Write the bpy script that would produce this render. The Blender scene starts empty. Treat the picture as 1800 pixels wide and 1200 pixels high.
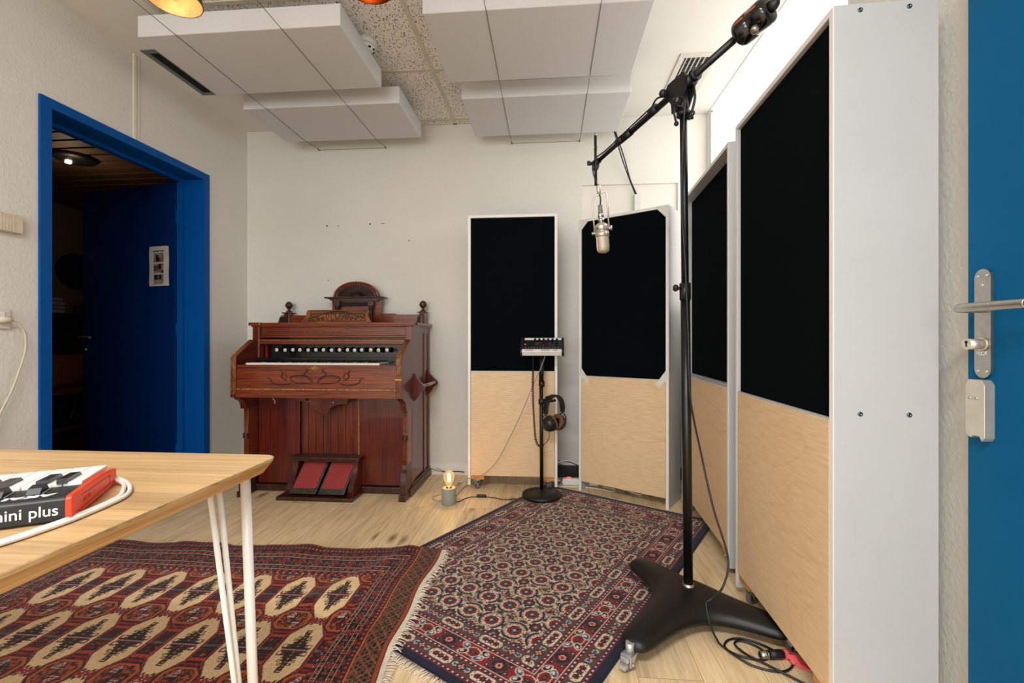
import bpy, bmesh, math, random
import numpy as np
from mathutils import Vector, Matrix, Euler
random.seed(7); np.random.seed(7)
SC = bpy.context.scene
COL = SC.collection
PI = math.pi
R = math.radians

# ------------------------------------------------------------------ colour / materials
def lin(c):
    c = c / 255.0
    return c / 12.92 if c <= 0.04045 else ((c + 0.055) / 1.055) ** 2.4
def S(r, g, b):
    return (lin(r), lin(g), lin(b), 1.0)

class NT:
    """small helper around a material's node tree"""
    def __init__(self, name):
        self.m = bpy.data.materials.new(name); self.m.use_nodes = True
        self.t = self.m.node_tree; self.n = self.t.nodes; self.l = self.t.links
        self.b = self.n['Principled BSDF']; self.out = self.n['Material Output']
        self._tc = None
    def node(self, typ, **kw):
        nd = self.n.new(typ)
        for k, v in kw.items():
            if k in nd.inputs: nd.inputs[k].default_value = v
            else: setattr(nd, k, v)
        return nd
    def link(self, a, b): self.l.new(a, b)
    def coords(self, scale=(1, 1, 1), rot=(0, 0, 0), loc=(0, 0, 0)):
        if self._tc is None: self._tc = self.node('ShaderNodeTexCoord')
        mp = self.node('ShaderNodeMapping')
        mp.inputs['Scale'].default_value = scale; mp.inputs['Rotation'].default_value = rot; mp.inputs['Location'].default_value = loc
        self.link(self._tc.outputs['Object'], mp.inputs['Vector'])
        return mp.outputs['Vector']
    def noise(self, vec, scale=5, detail=4, rough=0.55, dist=0.0):
        nd = self.node('ShaderNodeTexNoise'); nd.inputs['Scale'].default_value = scale
        nd.inputs['Detail'].default_value = detail; nd.inputs['Roughness'].default_value = rough
        nd.inputs['Distortion'].default_value = dist
        self.link(vec, nd.inputs['Vector']); return nd.outputs['Fac']
    def ramp(self, fac, stops):
        r = self.node('ShaderNodeValToRGB'); e = r.color_ramp.elements
        while len(e) < len(stops): e.new(0.5)
        for i, (p, c) in enumerate(stops): e[i].position = p; e[i].color = c
        self.link(fac, r.inputs['Fac']); return r.outputs['Color']
    def mix(self, fac, a, b, mode='MIX'):
        m = self.node('ShaderNodeMix', data_type='RGBA', blend_type=mode)
        for sock, v in ((m.inputs[0], fac), (m.inputs[6], a), (m.inputs[7], b)):
            if isinstance(v, (int, float)): sock.default_value = v
            elif isinstance(v, tuple): sock.default_value = v
            else: self.link(v, sock)
        return m.outputs[2]
    def math(self, op, a, b=0.0, c=0.0):
        m = self.node('ShaderNodeMath', operation=op)
        for i, v in enumerate((a, b, c)):
            if isinstance(v, (int, float)): m.inputs[i].default_value = v
            else: self.link(v, m.inputs[i])
        return m.outputs[0]
    def bump(self, h, strength=0.2, dist=0.01):
        b = self.node('ShaderNodeBump'); b.inputs['Strength'].default_value = strength; b.inputs['Distance'].default_value = dist
        self.link(h, b.inputs['Height']); self.link(b.outputs['Normal'], self.b.inputs['Normal'])
    def color(self, c):
        if isinstance(c, tuple): self.b.inputs['Base Color'].default_value = c
        else: self.link(c, self.b.inputs['Base Color'])
    def set(self, **kw):
        for k, v in kw.items(): self.b.inputs[k.replace('_', ' ')].default_value = v
        return self

def plain(name, col, rough=0.5, metal=0.0, var=0.06, nscale=40, bump=0.0, bscale=200, spec=0.5, coat=0.0):
    t = NT(name); v = t.coords()
    f = t.noise(v, nscale, 3)
    c2 = tuple(x * (1 - 2 * var) for x in col[:3]) + (1,)
    c1 = tuple(min(1, x * (1 + var)) for x in col[:3]) + (1,)
    t.color(t.ramp(f, [(0.3, c2), (0.7, c1)]))
    t.set(Roughness=rough, Metallic=metal, Specular_IOR_Level=spec, Coat_Weight=coat)
    if bump: t.bump(t.noise(v, bscale, 2), bump, 0.002)
    return t.m

def glow(name, col, strength):
    t = NT(name); t.color(col); t.b.inputs['Emission Color'].default_value = col; t.b.inputs['Emission Strength'].default_value = strength
    f = t.noise(t.coords(), 30, 2)
    return t.m

def wood(name, dark, mid, light, grain=(60, 60, 3), rough=0.4, nscale=1.0, bump=0.05, contrast=(0.3, 0.5, 0.72), dist=0.6, coat=0.0, spec=0.5):
    t = NT(name); v = t.coords(grain)
    f = t.noise(v, nscale, 6, 0.62, dist)
    big = t.noise(t.coords((grain[0] * .12, grain[1] * .12, grain[2] * .3)), nscale, 3)
    c = t.ramp(f, [(contrast[0], dark), (contrast[1], mid), (contrast[2], light)])
    sh = t.ramp(big, [(0.3, (0.72, 0.72, 0.72, 1)), (0.7, (1.12, 1.12, 1.12, 1))])
    t.color(t.mix(1.0, c, sh, 'MULTIPLY'))
    t.set(Roughness=rough, Coat_Weight=coat, Specular_IOR_Level=spec); t.bump(f, bump, 0.002)
    return t.m

M = {}
def plaster(name, col, bump=0.55, scale=130):
    t = NT(name); v = t.coords()
    f = t.noise(v, scale, 4, 0.6); big = t.noise(v, 1.7, 3)
    t.color(t.ramp(big, [(0.3, tuple(x * 0.95 for x in col[:3]) + (1,)), (0.7, col)]))
    t.set(Roughness=0.85, Specular_IOR_Level=0.2); t.bump(f, bump, 0.004); return t.m
M['wall'] = plaster('roughcast_plaster', S(225, 222, 215), 0.7, 75)
M['wall_smooth'] = plaster('smooth_painted_plaster', S(228, 223, 213), 0.25, 90)
M['ceil_plaster'] = plaster('ceiling_plaster', S(226, 223, 217), 0.15, 120)
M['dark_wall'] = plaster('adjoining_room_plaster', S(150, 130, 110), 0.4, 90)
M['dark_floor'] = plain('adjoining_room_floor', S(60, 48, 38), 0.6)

def mk_tile():
    t = NT('mineral_fibre_tile'); v = t.coords((1, 1, 1))
    w = t.node('ShaderNodeTexVoronoi', feature='F1'); w.inputs['Scale'].default_value = 135
    wv = t.coords((1.0, 0.6, 1.0)); t.link(wv, w.inputs['Vector'])
    n = t.noise(t.coords((1, 0.5, 1)), 95, 5, 0.7)
    pit = t.math('MULTIPLY', t.math('LESS_THAN', w.outputs['Distance'], 0.37), t.math('GREATER_THAN', n, 0.50))
    c = t.mix(pit, S(238, 233, 226), S(74, 74, 70))
    t.color(c); t.set(Roughness=0.95, Specular_IOR_Level=0.1)
    t.bump(t.math('SUBTRACT', 1.0, pit), 0.6, 0.004); return t.m
M['tile'] = mk_tile()
M['tbar'] = plain('painted_ceiling_grid', S(206, 200, 182), 0.6)

def mk_floor():
    t = NT('oak_plank_floor')
    v = t.coords((1, 1, 1), (0, 0, PI / 2), (0.07, 0.3, 0))
    br = t.node('ShaderNodeTexBrick'); br.offset = 0.37; br.offset_frequency = 2
    br.inputs['Scale'].default_value = 1.0; br.inputs['Brick Width'].default_value = 1.28; br.inputs['Row Height'].default_value = 0.186
    br.inputs['Mortar Size'].default_value = 0.0011; br.inputs['Mortar Smooth'].default_value = 0.2; br.inputs['Bias'].default_value = 0.0
    br.inputs['Color1'].default_value = (0, 0, 0, 1); br.inputs['Color2'].default_value = (1, 1, 1, 1); br.inputs['Mortar'].default_value = (0.5, 0.5, 0.5, 1)
    t.link(v, br.inputs['Vector'])
    # shift the grain from plank to plank
    tc = t._tc; add = t.node('ShaderNodeVectorMath', operation='MULTIPLY_ADD')
    t.link(br.outputs['Color'], add.inputs[0]); add.inputs[1].default_value = (7.0, 13.0, 3.0); t.link(tc.outputs['Object'], add.inputs[2])
    def mp(scale):
        m = t.node('ShaderNodeMapping'); m.inputs['Scale'].default_value = scale; t.link(add.outputs[0], m.inputs['Vector']); return m.outputs['Vector']
    g1 = t.noise(mp((70, 4.0, 1)), 1.0, 6, 0.65, 1.1)
    g2 = t.noise(mp((9, 1.4, 1)), 1.0, 4, 0.6, 1.6)
    knot = t.node('ShaderNodeTexVoronoi', feature='F1'); knot.inputs['Scale'].default_value = 1.0; t.link(mp((6.5, 2.2, 1)), knot.inputs['Vector'])
    kn = t.ramp(knot.outputs['Distance'], [(0.0, (1, 1, 1, 1)), (0.075, (0.55, 0.55, 0.55, 1)), (0.17, (0, 0, 0, 1))])
    c = t.ramp(g1, [(0.25, S(188, 157, 117)), (0.5, S(233, 207, 164)), (0.75, S(245, 225, 188))])
    c = t.mix(1.0, c, t.ramp(g2, [(0.25, (0.84, 0.82, 0.80, 1)), (0.5, (1, 1, 1, 1)), (0.8, (1.08, 1.08, 1.06, 1))]), 'MULTIPLY')
    tone = t.ramp(br.outputs['Color'], [(0.0, (0.92, 0.915, 0.91, 1)), (1.0, (1.08, 1.07, 1.06, 1))])
    c = t.mix(1.0, c, tone, 'MULTIPLY')
    c = t.mix(kn, c, S(104, 74, 50))
    c = t.mix(br.outputs['Fac'], c, S(166, 138, 104))
    t.color(c); t.set(Roughness=0.42, Specular_IOR_Level=0.35); t.bump(g1, 0.06, 0.002); return t.m
M['floor'] = mk_floor()

M['blue'] = plain('blue_door_paint', S(0, 86, 132), 0.5, var=0.03, nscale=6, spec=0.12)
M['blue_frame'] = plain('blue_frame_paint', S(0, 80, 156), 0.45, var=0.03, nscale=6, spec=0.15)
M['blue_leaf_shaded'] = plain('shaded_blue_door_leaf_paint', S(0, 42, 104), 0.45, var=0.03, nscale=6, spec=0.25)  # door blue darkened in colour to carry the shade of the dim room
M['white_board'] = plain('white_melamine_board', S(186, 187, 188), 0.45, var=0.015, nscale=4)
M['felt'] = plain('black_acoustic_fabric', S(7, 12, 15), 0.95, var=0.12, nscale=400, spec=0.04, bump=0.2, bscale=600)
def mk_birch():
    t = NT('birch_plywood'); v = t.coords((1.6, 1.6, 2.6))
    n = t.noise(v, 1.0, 2, 0.45, 0.9)
    fr = t.math('FRACT', t.math('MULTIPLY', n, 11.0))
    line = t.ramp(fr, [(0.0, (0, 0, 0, 1)), (0.78, (0.0, 0.0, 0.0, 1)), (0.93, (0.16, 0.16, 0.16, 1)), (1.0, (0, 0, 0, 1))])
    fine = t.noise(t.coords((14, 14, 160)), 1.0, 4, 0.6)
    c = t.ramp(fine, [(0.3, S(214, 181, 140)), (0.7, S(233, 204, 164))])
    c = t.mix(line, c, S(190, 146, 98))
    t.color(c); t.set(Roughness=0.5); return t.m
M['birch'] = mk_birch()
M['pine'] = wood('pine_block', S(178, 112, 48), S(212, 146, 76), S(224, 166, 98), (60, 4, 60), 0.6)
M['bamboo'] = wood('bamboo_tabletop', S(178, 136, 86), S(204, 166, 116), S(218, 186, 142), (3.0, 120, 60), 0.35, bump=0.03, contrast=(0.25, 0.5, 0.8), dist=0.2)
M['bamboo_edge'] = wood('bamboo_edge', S(172, 124, 70), S(206, 160, 104), S(228, 190, 136), (4.0, 4.0, 160), 0.45, bump=0.03, dist=0.2)
M['ply_edge'] = wood('table_edge_lamination', S(120, 96, 70), S(205, 172, 126), S(228, 200, 160), (28, 28, 300), 0.5, dist=0.1)
M['white_paint'] = plain('white_powder_coat', S(236, 234, 230), 0.35, var=0.01)
M['mahogany'] = wood('polished_mahogany', S(52, 17, 8), S(102, 36, 16), S(134, 58, 27), (130, 130, 4.0), 0.3, coat=0.35)
M['mahogany_h'] = wood('polished_mahogany_horizontal_grain', S(62, 22, 10), S(118, 48, 21), S(152, 72, 34), (4.0, 130, 130), 0.3, coat=0.35)
M['mahogany_dark'] = wood('dark_aged_mahogany', S(26, 12, 8), S(58, 26, 15), S(92, 48, 27), (50, 50, 4), 0.38, coat=0.2)
M['mahogany_red'] = wood('red_stained_mahogany', S(52, 11, 5), S(92, 22, 10), S(118, 38, 17), (120, 120, 3.2), 0.3, coat=0.35)
M['carved'] = wood('carved_walnut', S(82, 42, 18), S(134, 78, 36), S(172, 108, 56), (4, 45, 45), 0.4)
M['carve_line'] = plain('dark_carved_groove', S(42, 20, 10), 0.6)
M['worn_edge'] = plain('worn_gilded_edge', S(176, 116, 56), 0.45, var=0.4, nscale=60)
M['brass'] = plain('aged_brass', S(190, 150, 80), 0.35, 1.0, var=0.2)
M['black_lacquer'] = plain('black_lacquer', S(12, 13, 13), 0.18, var=0.1, coat=0.4)
M['ivory'] = plain('ivory_keytop', S(238, 234, 224), 0.25, var=0.02)
M['ebony'] = plain('ebony_key', S(14, 14, 15), 0.3)
M['porcelain'] = plain('porcelain_knob_face', S(226, 222, 214), 0.2)
M['ink_red'] = plain('red_printed_text', S(170, 80, 70), 0.5)
M['ink_grey'] = plain('grey_printed_text', S(120, 118, 116), 0.5)
M['ink_black'] = plain('black_printed_text', S(30, 30, 32), 0.6)
M['red_felt'] = plain('red_felt_strip', S(200, 16, 20), 0.9)
def mk_pedal():
    t = NT('red_pedal_carpet'); v = t.coords(); n = t.noise(v, 420, 2, 0.6)
    t.color(t.ramp(n, [(0.3, S(116, 40, 42)), (0.55, S(160, 64, 64)), (0.78, S(196, 118, 110))])); t.set(Roughness=0.95, Specular_IOR_Level=0.1); t.bump(n, 0.5, 0.003); return t.m
M['pedal_carpet'] = mk_pedal()
M['iron'] = plain('blackened_cast_iron', S(84, 80, 70), 0.45, 0.6, var=0.3, nscale=120, bump=0.3, bscale=150)
M['black_metal'] = plain('black_powder_coat', S(10, 11, 12), 0.38, 0.0, var=0.08, spec=0.5)
M['black_cast'] = plain('black_textured_casting', S(9, 10, 11), 0.46, 0.0, var=0.15, nscale=120, bump=0.12, bscale=500)
M['rubber'] = plain('black_rubber', S(18, 19, 20), 0.5)
M['rubber_grey'] = plain('grey_caster_rubber', S(108, 106, 104), 0.55)
M['cable_black'] = plain('black_cable_sheath', S(22, 26, 31), 0.42)
M['cable_white'] = plain('white_cable_sheath', S(226, 222, 214), 0.45)
M['cable_cream'] = plain('cream_cable_sheath', S(206, 198, 176), 0.5)
M['cable_grey'] = plain('grey_cable_sheath', S(150, 148, 140), 0.5)
M['chrome'] = plain('chromed_steel', S(210, 210, 208), 0.16, 1.0, var=0.03)
M['steel'] = plain('brushed_steel', S(186, 182, 172), 0.33, 1.0, var=0.06, nscale=90)
M['zinc'] = plain('zinc_plated_steel', S(206, 207, 206), 0.38, 0.65, var=0.1)
M['dark_zinc'] = plain('dark_zinc_screw', S(96, 112, 118), 0.35, 1.0, var=0.1)
M['nickel'] = plain('satin_nickel', S(216, 208, 194), 0.34, 0.7, var=0.04)
def mk_mesh():
    t = NT('nickel_mesh_grille'); v = t.coords()
    w = t.node('ShaderNodeTexVoronoi', feature='F1'); w.inputs['Scale'].default_value = 900; t.link(v, w.inputs['Vector'])
    t.color(t.ramp(w.outputs['Distance'], [(0.2, S(136, 124, 106)), (0.6, S(216, 203, 182))])); t.set(Roughness=0.5, Metallic=0.45); t.bump(w.outputs['Distance'], 0.4, 0.001); return t.m
M['grille_mesh'] = mk_mesh()
M['black_plastic'] = plain('black_matte_plastic', S(20, 21, 23), 0.45, var=0.08)
M['red_plastic'] = plain('red_plastic', S(236, 58, 18), 0.4, var=0.03)
M['red_plastic_dark'] = plain('debossed_red_plastic', S(196, 36, 12), 0.5, var=0.03)
M['dim_red'] = plain('dim_red_ring', S(70, 18, 18), 0.5)
M['red_knob'] = plain('red_cap', S(206, 24, 20), 0.4)
M['white_plastic'] = plain('white_plastic', S(232, 231, 228), 0.35, var=0.01)
M['print_white'] = plain('white_printed_lettering', S(236, 236, 234), 0.5, var=0.0)
M['cream_plastic'] = plain('cream_plastic', S(212, 200, 180), 0.5, var=0.05)
M['socket_plastic'] = plain('pale_grey_socket_plastic', S(214, 212, 206), 0.4, var=0.02)
M['foam'] = plain('white_foam_baffle', S(214, 213, 214), 0.9, var=0.03, nscale=300, bump=0.1, bscale=500, spec=0.1)
M['wire'] = plain('grey_steel_wire', S(96, 100, 94), 0.5, 0.5)
M['vent_grey'] = plain('grey_vent_frame', S(104, 112, 106), 0.5)
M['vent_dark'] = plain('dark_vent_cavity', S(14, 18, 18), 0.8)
M['vent_cream'] = plain('painted_vent_frame', S(206, 202, 188), 0.5)
M['concrete'] = plain('grey_green_concrete', S(150, 156, 146), 0.75, var=0.12, nscale=120, bump=0.25, bscale=260)
M['copper'] = plain('brushed_copper', S(150, 72, 38), 0.38, 1.0, var=0.12, nscale=20)
M['gold_leaf'] = plain('gold_leaf_lining', S(232, 194, 152), 0.45, 0.25, var=0.2, nscale=18, bump=0.3, bscale=25)
M['shade_black'] = plain('black_lamp_shade', S(20, 19, 18), 0.35)
M['tape_white'] = plain('translucent_white_tape', S(222, 221, 212), 0.4)
M['pink'] = plain('pink_cloth_tape', S(240, 92, 100), 0.75, var=0.1)
M['paper'] = plain('white_paper', S(214, 206, 200), 0.85, var=0.02)
M['velour'] = plain('brown_velour_ear_pad', S(122, 88, 62), 0.98, var=0.3, nscale=250, spec=0.1)
M['bark'] = plain('dry_twig_bark', S(86, 52, 38), 0.85, var=0.2)
M['fringe'] = plain('ivory_wool_fringe', S(226, 212, 192), 0.95, var=0.1, nscale=200, spec=0.1)
M['cushion_brown'] = plain('brown_woven_cushion', S(176, 106, 66), 0.95, var=0.15, nscale=200, bump=0.4, bscale=300)
M['cushion_red'] = plain('rust_red_cushion', S(140, 34, 22), 0.95, var=0.15, nscale=200)
M['bench_wood'] = wood('bench_wood', S(120, 66, 36), S(166, 100, 58), S(190, 124, 78), (50, 4, 50), 0.5)
M['slat'] = plain('brown_ceiling_slat', S(112, 86, 62), 0.6, var=0.15)
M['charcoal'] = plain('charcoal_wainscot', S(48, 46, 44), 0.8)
M['green'] = plain('succulent_leaf', S(60, 84, 50), 0.6, var=0.2)
M['book_a'] = plain('dark_book_cover', S(66, 60, 56), 0.6); M['book_b'] = plain('grey_book_cover', S(120, 112, 104), 0.6)
def mk_glass(name, tint=(1, 1, 1, 1), amount=0.10):
    t = NT(name); tr = t.node('ShaderNodeBsdfTransparent'); tr.inputs['Color'].default_value = tint
    gl = t.node('ShaderNodeBsdfGlossy'); gl.inputs['Roughness'].default_value = 0.03
    lw = t.node('ShaderNodeLayerWeight'); lw.inputs['Blend'].default_value = 0.25
    f = t.math('MULTIPLY_ADD', lw.outputs['Fresnel'], 0.8, amount * 0.3)
    mx = t.node('ShaderNodeMixShader'); t.link(f, mx.inputs[0]); t.link(tr.outputs[0], mx.inputs[1]); t.link(gl.outputs[0], mx.inputs[2])
    t.link(mx.outputs[0], t.out.inputs['Surface']); return t.m
M['frosted'] = glow('bright_frosted_window_light', (1.0, 0.985, 0.96, 1), 1.45)
M['glass'] = mk_glass('clear_window_glass', (0.97, 0.98, 0.98, 1))
M['bulb_glass'] = mk_glass('amber_bulb_glass', (1.0, 0.86, 0.62, 1), 0.15)
def lit_bulb(name, amount):
    m_ = mk_glass(name, (1.0, 0.9, 0.7, 1), 0.2); t = m_.node_tree; out = t.nodes['Material Output']; src = out.inputs['Surface'].links[0].from_socket
    em = t.nodes.new('ShaderNodeEmission'); em.inputs['Color'].default_value = (1.0, 0.62, 0.28, 1); em.inputs['Strength'].default_value = amount
    ad = t.nodes.new('ShaderNodeAddShader'); t.links.new(src, ad.inputs[0]); t.links.new(em.outputs[0], ad.inputs[1]); t.links.new(ad.outputs[0], out.inputs['Surface']); return m_
M['bulb_glass'] = lit_bulb('lit_amber_bulb_glass', 0.16)
M['film'] = mk_glass('clear_plastic_film', (0.75, 0.78, 0.8, 1), 0.5)
M['filament'] = glow('glowing_filament', (1.0, 0.62, 0.22, 1), 14)
M['ember'] = glow('indicator_light', (1.0, 0.03, 0.02, 1), 3)
M['spot'] = glow('glowing_ceiling_spot', (1.0, 0.82, 0.62, 1), 25)
M['sky'] = glow('bright_overcast_sky', (1.0, 0.985, 0.965, 1), 1.0)

# ------------------------------------------------------------------ mesh helpers
class MB:
    def __init__(self): self.bm = bmesh.new()
    def _x(self, verts, mat):
        if mat is not None: bmesh.ops.transform(self.bm, matrix=mat, verts=verts)
    def box(self, a, b, mat=None, bevel=0.0, seg=2):
        a = Vector(a); b = Vector(b); c = (a + b) / 2; d = b - a
        r = bmesh.ops.create_cube(self.bm, size=1.0); vs = r['verts']
        for v in vs: v.co = Vector((v.co.x * d.x + c.x, v.co.y * d.y + c.y, v.co.z * d.z + c.z))
        if bevel:
            es = list({e for v in vs for e in v.link_edges})
            g = bmesh.ops.bevel(self.bm, geom=es, offset=bevel, segments=seg, affect='EDGES', profile=0.5)
            vs = list({v for f in g['faces'] for v in f.verts} | {v for v in vs if v.is_valid})
        self._x(vs, mat); return self
    def cyl(self, p0, p1, r0, r1=None, seg=24, caps=True):
        return self.tube([p0, p1], [r0, r0 if r1 is None else r1], seg, caps)
    def tube(self, pts, rad, seg=12, caps=True, closed=False):
        pts = [Vector(p) for p in pts]; n = len(pts)
        if isinstance(rad, (int, float)): rad = [rad] * n
        rings = []; ref = None
        for i, p in enumerate(pts):
            if closed: t = pts[(i + 1) % n] - pts[i - 1]
            else: t = pts[min(i + 1, n - 1)] - pts[max(i - 1, 0)]
            if t.length < 1e-9: t = Vector((0, 0, 1))
            t.normalize()
            if ref is None:
                ref = Vector((0, 0, 1)) if abs(t.z) < 0.9 else Vector((1, 0, 0))
            u = ref - t * ref.dot(t)
            if u.length < 1e-6: u = t.orthogonal()
            u.normalize(); w = t.cross(u); ref = u
            rings.append([self.bm.verts.new(p + (u * math.cos(2 * PI * k / seg) + w * math.sin(2 * PI * k / seg)) * rad[i]) for k in range(seg)])
        m = n if closed else n - 1
        for i in range(m):
            A, B = rings[i], rings[(i + 1) % n]
            for k in range(seg):
                f = self.bm.faces.new((A[k], A[(k + 1) % seg], B[(k + 1) % seg], B[k])); f.smooth = True
        if caps and not closed:
            self.bm.faces.new(rings[0][::-1]); self.bm.faces.new(rings[-1])
        return self
    def lathe(self, prof, seg=32, mat=None, closed=False, smooth=True):
        """prof: list of (r, z) about local z"""
        rings = []; vs = []
        for r, z in prof:
            if r < 1e-6:
                v = self.bm.verts.new((0, 0, z)); rings.append([v]); vs.append(v)
            else:
                ring = [self.bm.verts.new((r * math.cos(2 * PI * k / seg), r * math.sin(2 * PI * k / seg), z)) for k in range(seg)]
                rings.append(ring); vs += ring
        prs = list(zip(rings, rings[1:])) + ([(rings[-1], rings[0])] if closed else [])
        for A, B in prs:
            for k in range(seg):
                k2 = (k + 1) % seg
                if len(A) == 1 and len(B) == 1: continue
                if len(A) == 1: f = self.bm.faces.new((A[0], B[k2], B[k]))
                elif len(B) == 1: f = self.bm.faces.new((A[k], A[k2], B[0]))
                else: f = self.bm.faces.new((A[k], A[k2], B[k2], B[k]))
                f.smooth = smooth
        self._x(vs, mat); return self
    def prism(self, poly, a, b, plane='XZ', mat=None):
        """extrude a 2-D outline between a and b along the missing axis"""
        def mk(p, t):
            return {'XZ': (p[0], t, p[1]), 'YZ': (t, p[0], p[1]), 'XY': (p[0], p[1], t)}[plane]
        A = [self.bm.verts.new(mk(p, a)) for p in poly]; B = [self.bm.verts.new(mk(p, b)) for p in poly]
        n = len(poly)
        self.bm.faces.new(A[::-1]); self.bm.faces.new(B)
        for i in range(n): self.bm.faces.new((A[i], A[(i + 1) % n], B[(i + 1) % n], B[i]))
        self._x(A + B, mat); return self
    def sphere(self, c, r, seg=24, rings=14, scale=(1, 1, 1)):
        g = bmesh.ops.create_uvsphere(self.bm, u_segments=seg, v_segments=rings, radius=r)
        for v in g['verts']: v.co = Vector((v.co.x * scale[0], v.co.y * scale[1], v.co.z * scale[2])) + Vector(c)
        for f in {f for v in g['verts'] for f in v.link_faces}: f.smooth = True
        return self
    def torus(self, c, axis, R0, r, seg=32, s2=12):
        ax = Vector(axis).normalized(); u = ax.orthogonal().normalized(); w = ax.cross(u)
        pts = [Vector(c) + (u * math.cos(2 * PI * k / seg) + w * math.sin(2 * PI * k / seg)) * R0 for k in range(seg)]
        return self.tube(pts, r, s2, closed=True)
    def build(self, name, mat, parent=None, smooth_angle=None):
        bmesh.ops.recalc_face_normals(self.bm, faces=self.bm.faces)
        me = bpy.data.meshes.new(name); self.bm.to_mesh(me); self.bm.free()
        o = bpy.data.objects.new(name, me); COL.objects.link(o)
        if mat is not None: me.materials.append(M[mat] if isinstance(mat, str) else mat)
        if parent is not None: o.parent = parent
        return o

def spline(pts, n=10, closed=False):
    P = [Vector(p) for p in pts]; out = []; m = len(P)
    rng = range(m if closed else m - 1)
    for i in rng:
        p0 = P[(i - 1) % m] if closed or i > 0 else P[0]; p1 = P[i]; p2 = P[(i + 1) % m]
        p3 = P[(i + 2) % m] if closed or i + 2 < m else P[-1]
        for k in range(n):
            t = k / n
            out.append(0.5 * ((2 * p1) + (p2 - p0) * t + (2 * p0 - 5 * p1 + 4 * p2 - p3) * t * t + (3 * p1 - p0 - 3 * p2 + p3) * t ** 3))
    if not closed: out.append(P[-1])
    return out

def thing(name, label, cat, loc=(0, 0, 0), rz=0.0, group=None, rot=None):
    o = bpy.data.objects.new(name, None); COL.objects.link(o); o.empty_display_size = 0.1
    o.location = loc; o.rotation_euler = rot if rot else (0, 0, rz)
    o['label'] = label; o['category'] = cat
    if group: o['group'] = group
    return o
def tag(o, label, cat, group=None, kind=None):
    o['label'] = label; o['category'] = cat
    if group: o['group'] = group
    if kind: o['kind'] = kind
    return o
def struct(o, label=None, cat=None):
    o['kind'] = 'structure'
    if label: o['label'] = label
    if cat: o['category'] = cat
    return o
def at(o, loc): o.location = loc; return o
def dup(root, loc=None, rz=None, label=None, group=None):
    r = root.copy(); COL.objects.link(r)
    if loc is not None: r.location = loc
    if rz is not None: r.rotation_euler = (0, 0, rz)
    if label: r['label'] = label
    if group: r['group'] = group
    for ch in list(root.children):
        c = ch.copy(); COL.objects.link(c); c.parent = r
        for g in ch.children:
            d = g.copy(); COL.objects.link(d); d.parent = c
    return r
def text(name, s, size, mat, parent, matrix, extrude=0.0005, align='LEFT', bold=0.0, scale=(1, 1)):
    cu = bpy.data.curves.new(name, 'FONT'); cu.body = s; cu.size = size; cu.extrude = extrude; cu.align_x = align; cu.offset = bold
    tmp = bpy.data.objects.new(name, cu); COL.objects.link(tmp)
    dg = bpy.context.evaluated_depsgraph_get()
    me = bpy.data.meshes.new_from_object(tmp.evaluated_get(dg))
    bpy.data.objects.remove(tmp); bpy.data.curves.remove(cu)
    me.transform(Matrix.Diagonal((scale[0], scale[1], 1, 1))); me.transform(matrix)
    me.materials.clear(); me.materials.append(M[mat])
    o = bpy.data.objects.new(name, me); COL.objects.link(o); o.parent = parent
    return o
def frame_matrix(origin, xdir, ydir):
    x = Vector(xdir).normalized(); y = Vector(ydir); y = (y - x * y.dot(x)).normalized(); z = x.cross(y)
    return Matrix(((x.x, y.x, z.x, origin[0]), (x.y, y.y, z.y, origin[1]), (x.z, y.z, z.z, origin[2]), (0, 0, 0, 1)))
# ------------------------------------------------------------------ the room
XL, XR, YB, YR, HC = -2.29, 1.10, 3.29, -3.0, 2.565
DY0, DY1, DZ = 1.915, 2.84, 2.045          # clear opening of the left door
def wbox(name, boxes, mat, label=None, cat=None):
    m = MB()
    for a, b in boxes: m.box(a, b)
    return struct(m.build(name, mat), label, cat)
wbox('floor', [((XL - .16, YR, -.05), (XR + .2, YB + .1, 0))], 'floor', 'oak plank floor of the studio room', 'floor')
wl = wbox('wall_left', [((XL - .16, YR, 0), (XL, DY0 - .03, HC + .1)), ((XL - .16, DY1 + .03, 0), (XL, YB + .1, HC + .1)), ((XL - .16, DY0 - .03, DZ + .03), (XL, DY1 + .03, HC + .1))], 'wall', 'rough plastered left wall with the blue doorway', 'wall')
wb = wbox('wall_back', [((XL, YB, 0), (.235, YB + .1, HC + .1)), ((.905, YB, 0), (XR + .2, YB + .1, HC + .1)), ((.235, YB, 2.09), (.905, YB + .1, HC + .1)), ((.235, YB, 0), (.905, YB + .1, .9))], 'wall', 'rough plastered back wall behind the reed organ', 'wall')
m = MB(); m.box((.235, YB + .018, .9), (.905, YB + .09, 2.09)); m.build('niche_panel', 'wall_smooth', wb)
WY0, WY1, WZ0, WZ1 = 1.59, 3.245, 1.2, 2.558
wr = wbox('wall_right', [((.985, YR, 0), (XR + .2, WY0, HC + .1)), ((XR, WY1, 0), (XR + .2, YB + .1, HC + .1)), ((XR, WY0, 0), (XR + .2, WY1, WZ0)), ((XR, WY0, WZ1), (XR + .2, WY1, HC + .1)), ], 'wall', 'rough plastered right wall below and beside the bright window', 'wall')
RWX0, RWX1, RWZ0, RWZ1 = -2.15, .15, .5, 2.3
wbox('wall_rear', [((XL - .16, YR - .1, 0), (RWX0, YR, HC + .1)), ((RWX1, YR - .1, 0), (XR + .2, YR, HC + .1)), ((RWX0, YR - .1, 0), (RWX1, YR, RWZ0)), ((RWX0, YR - .1, RWZ1), (RWX1, YR, HC + .1))], 'wall_smooth', 'wall behind the camera with a wide window', 'wall')
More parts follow.
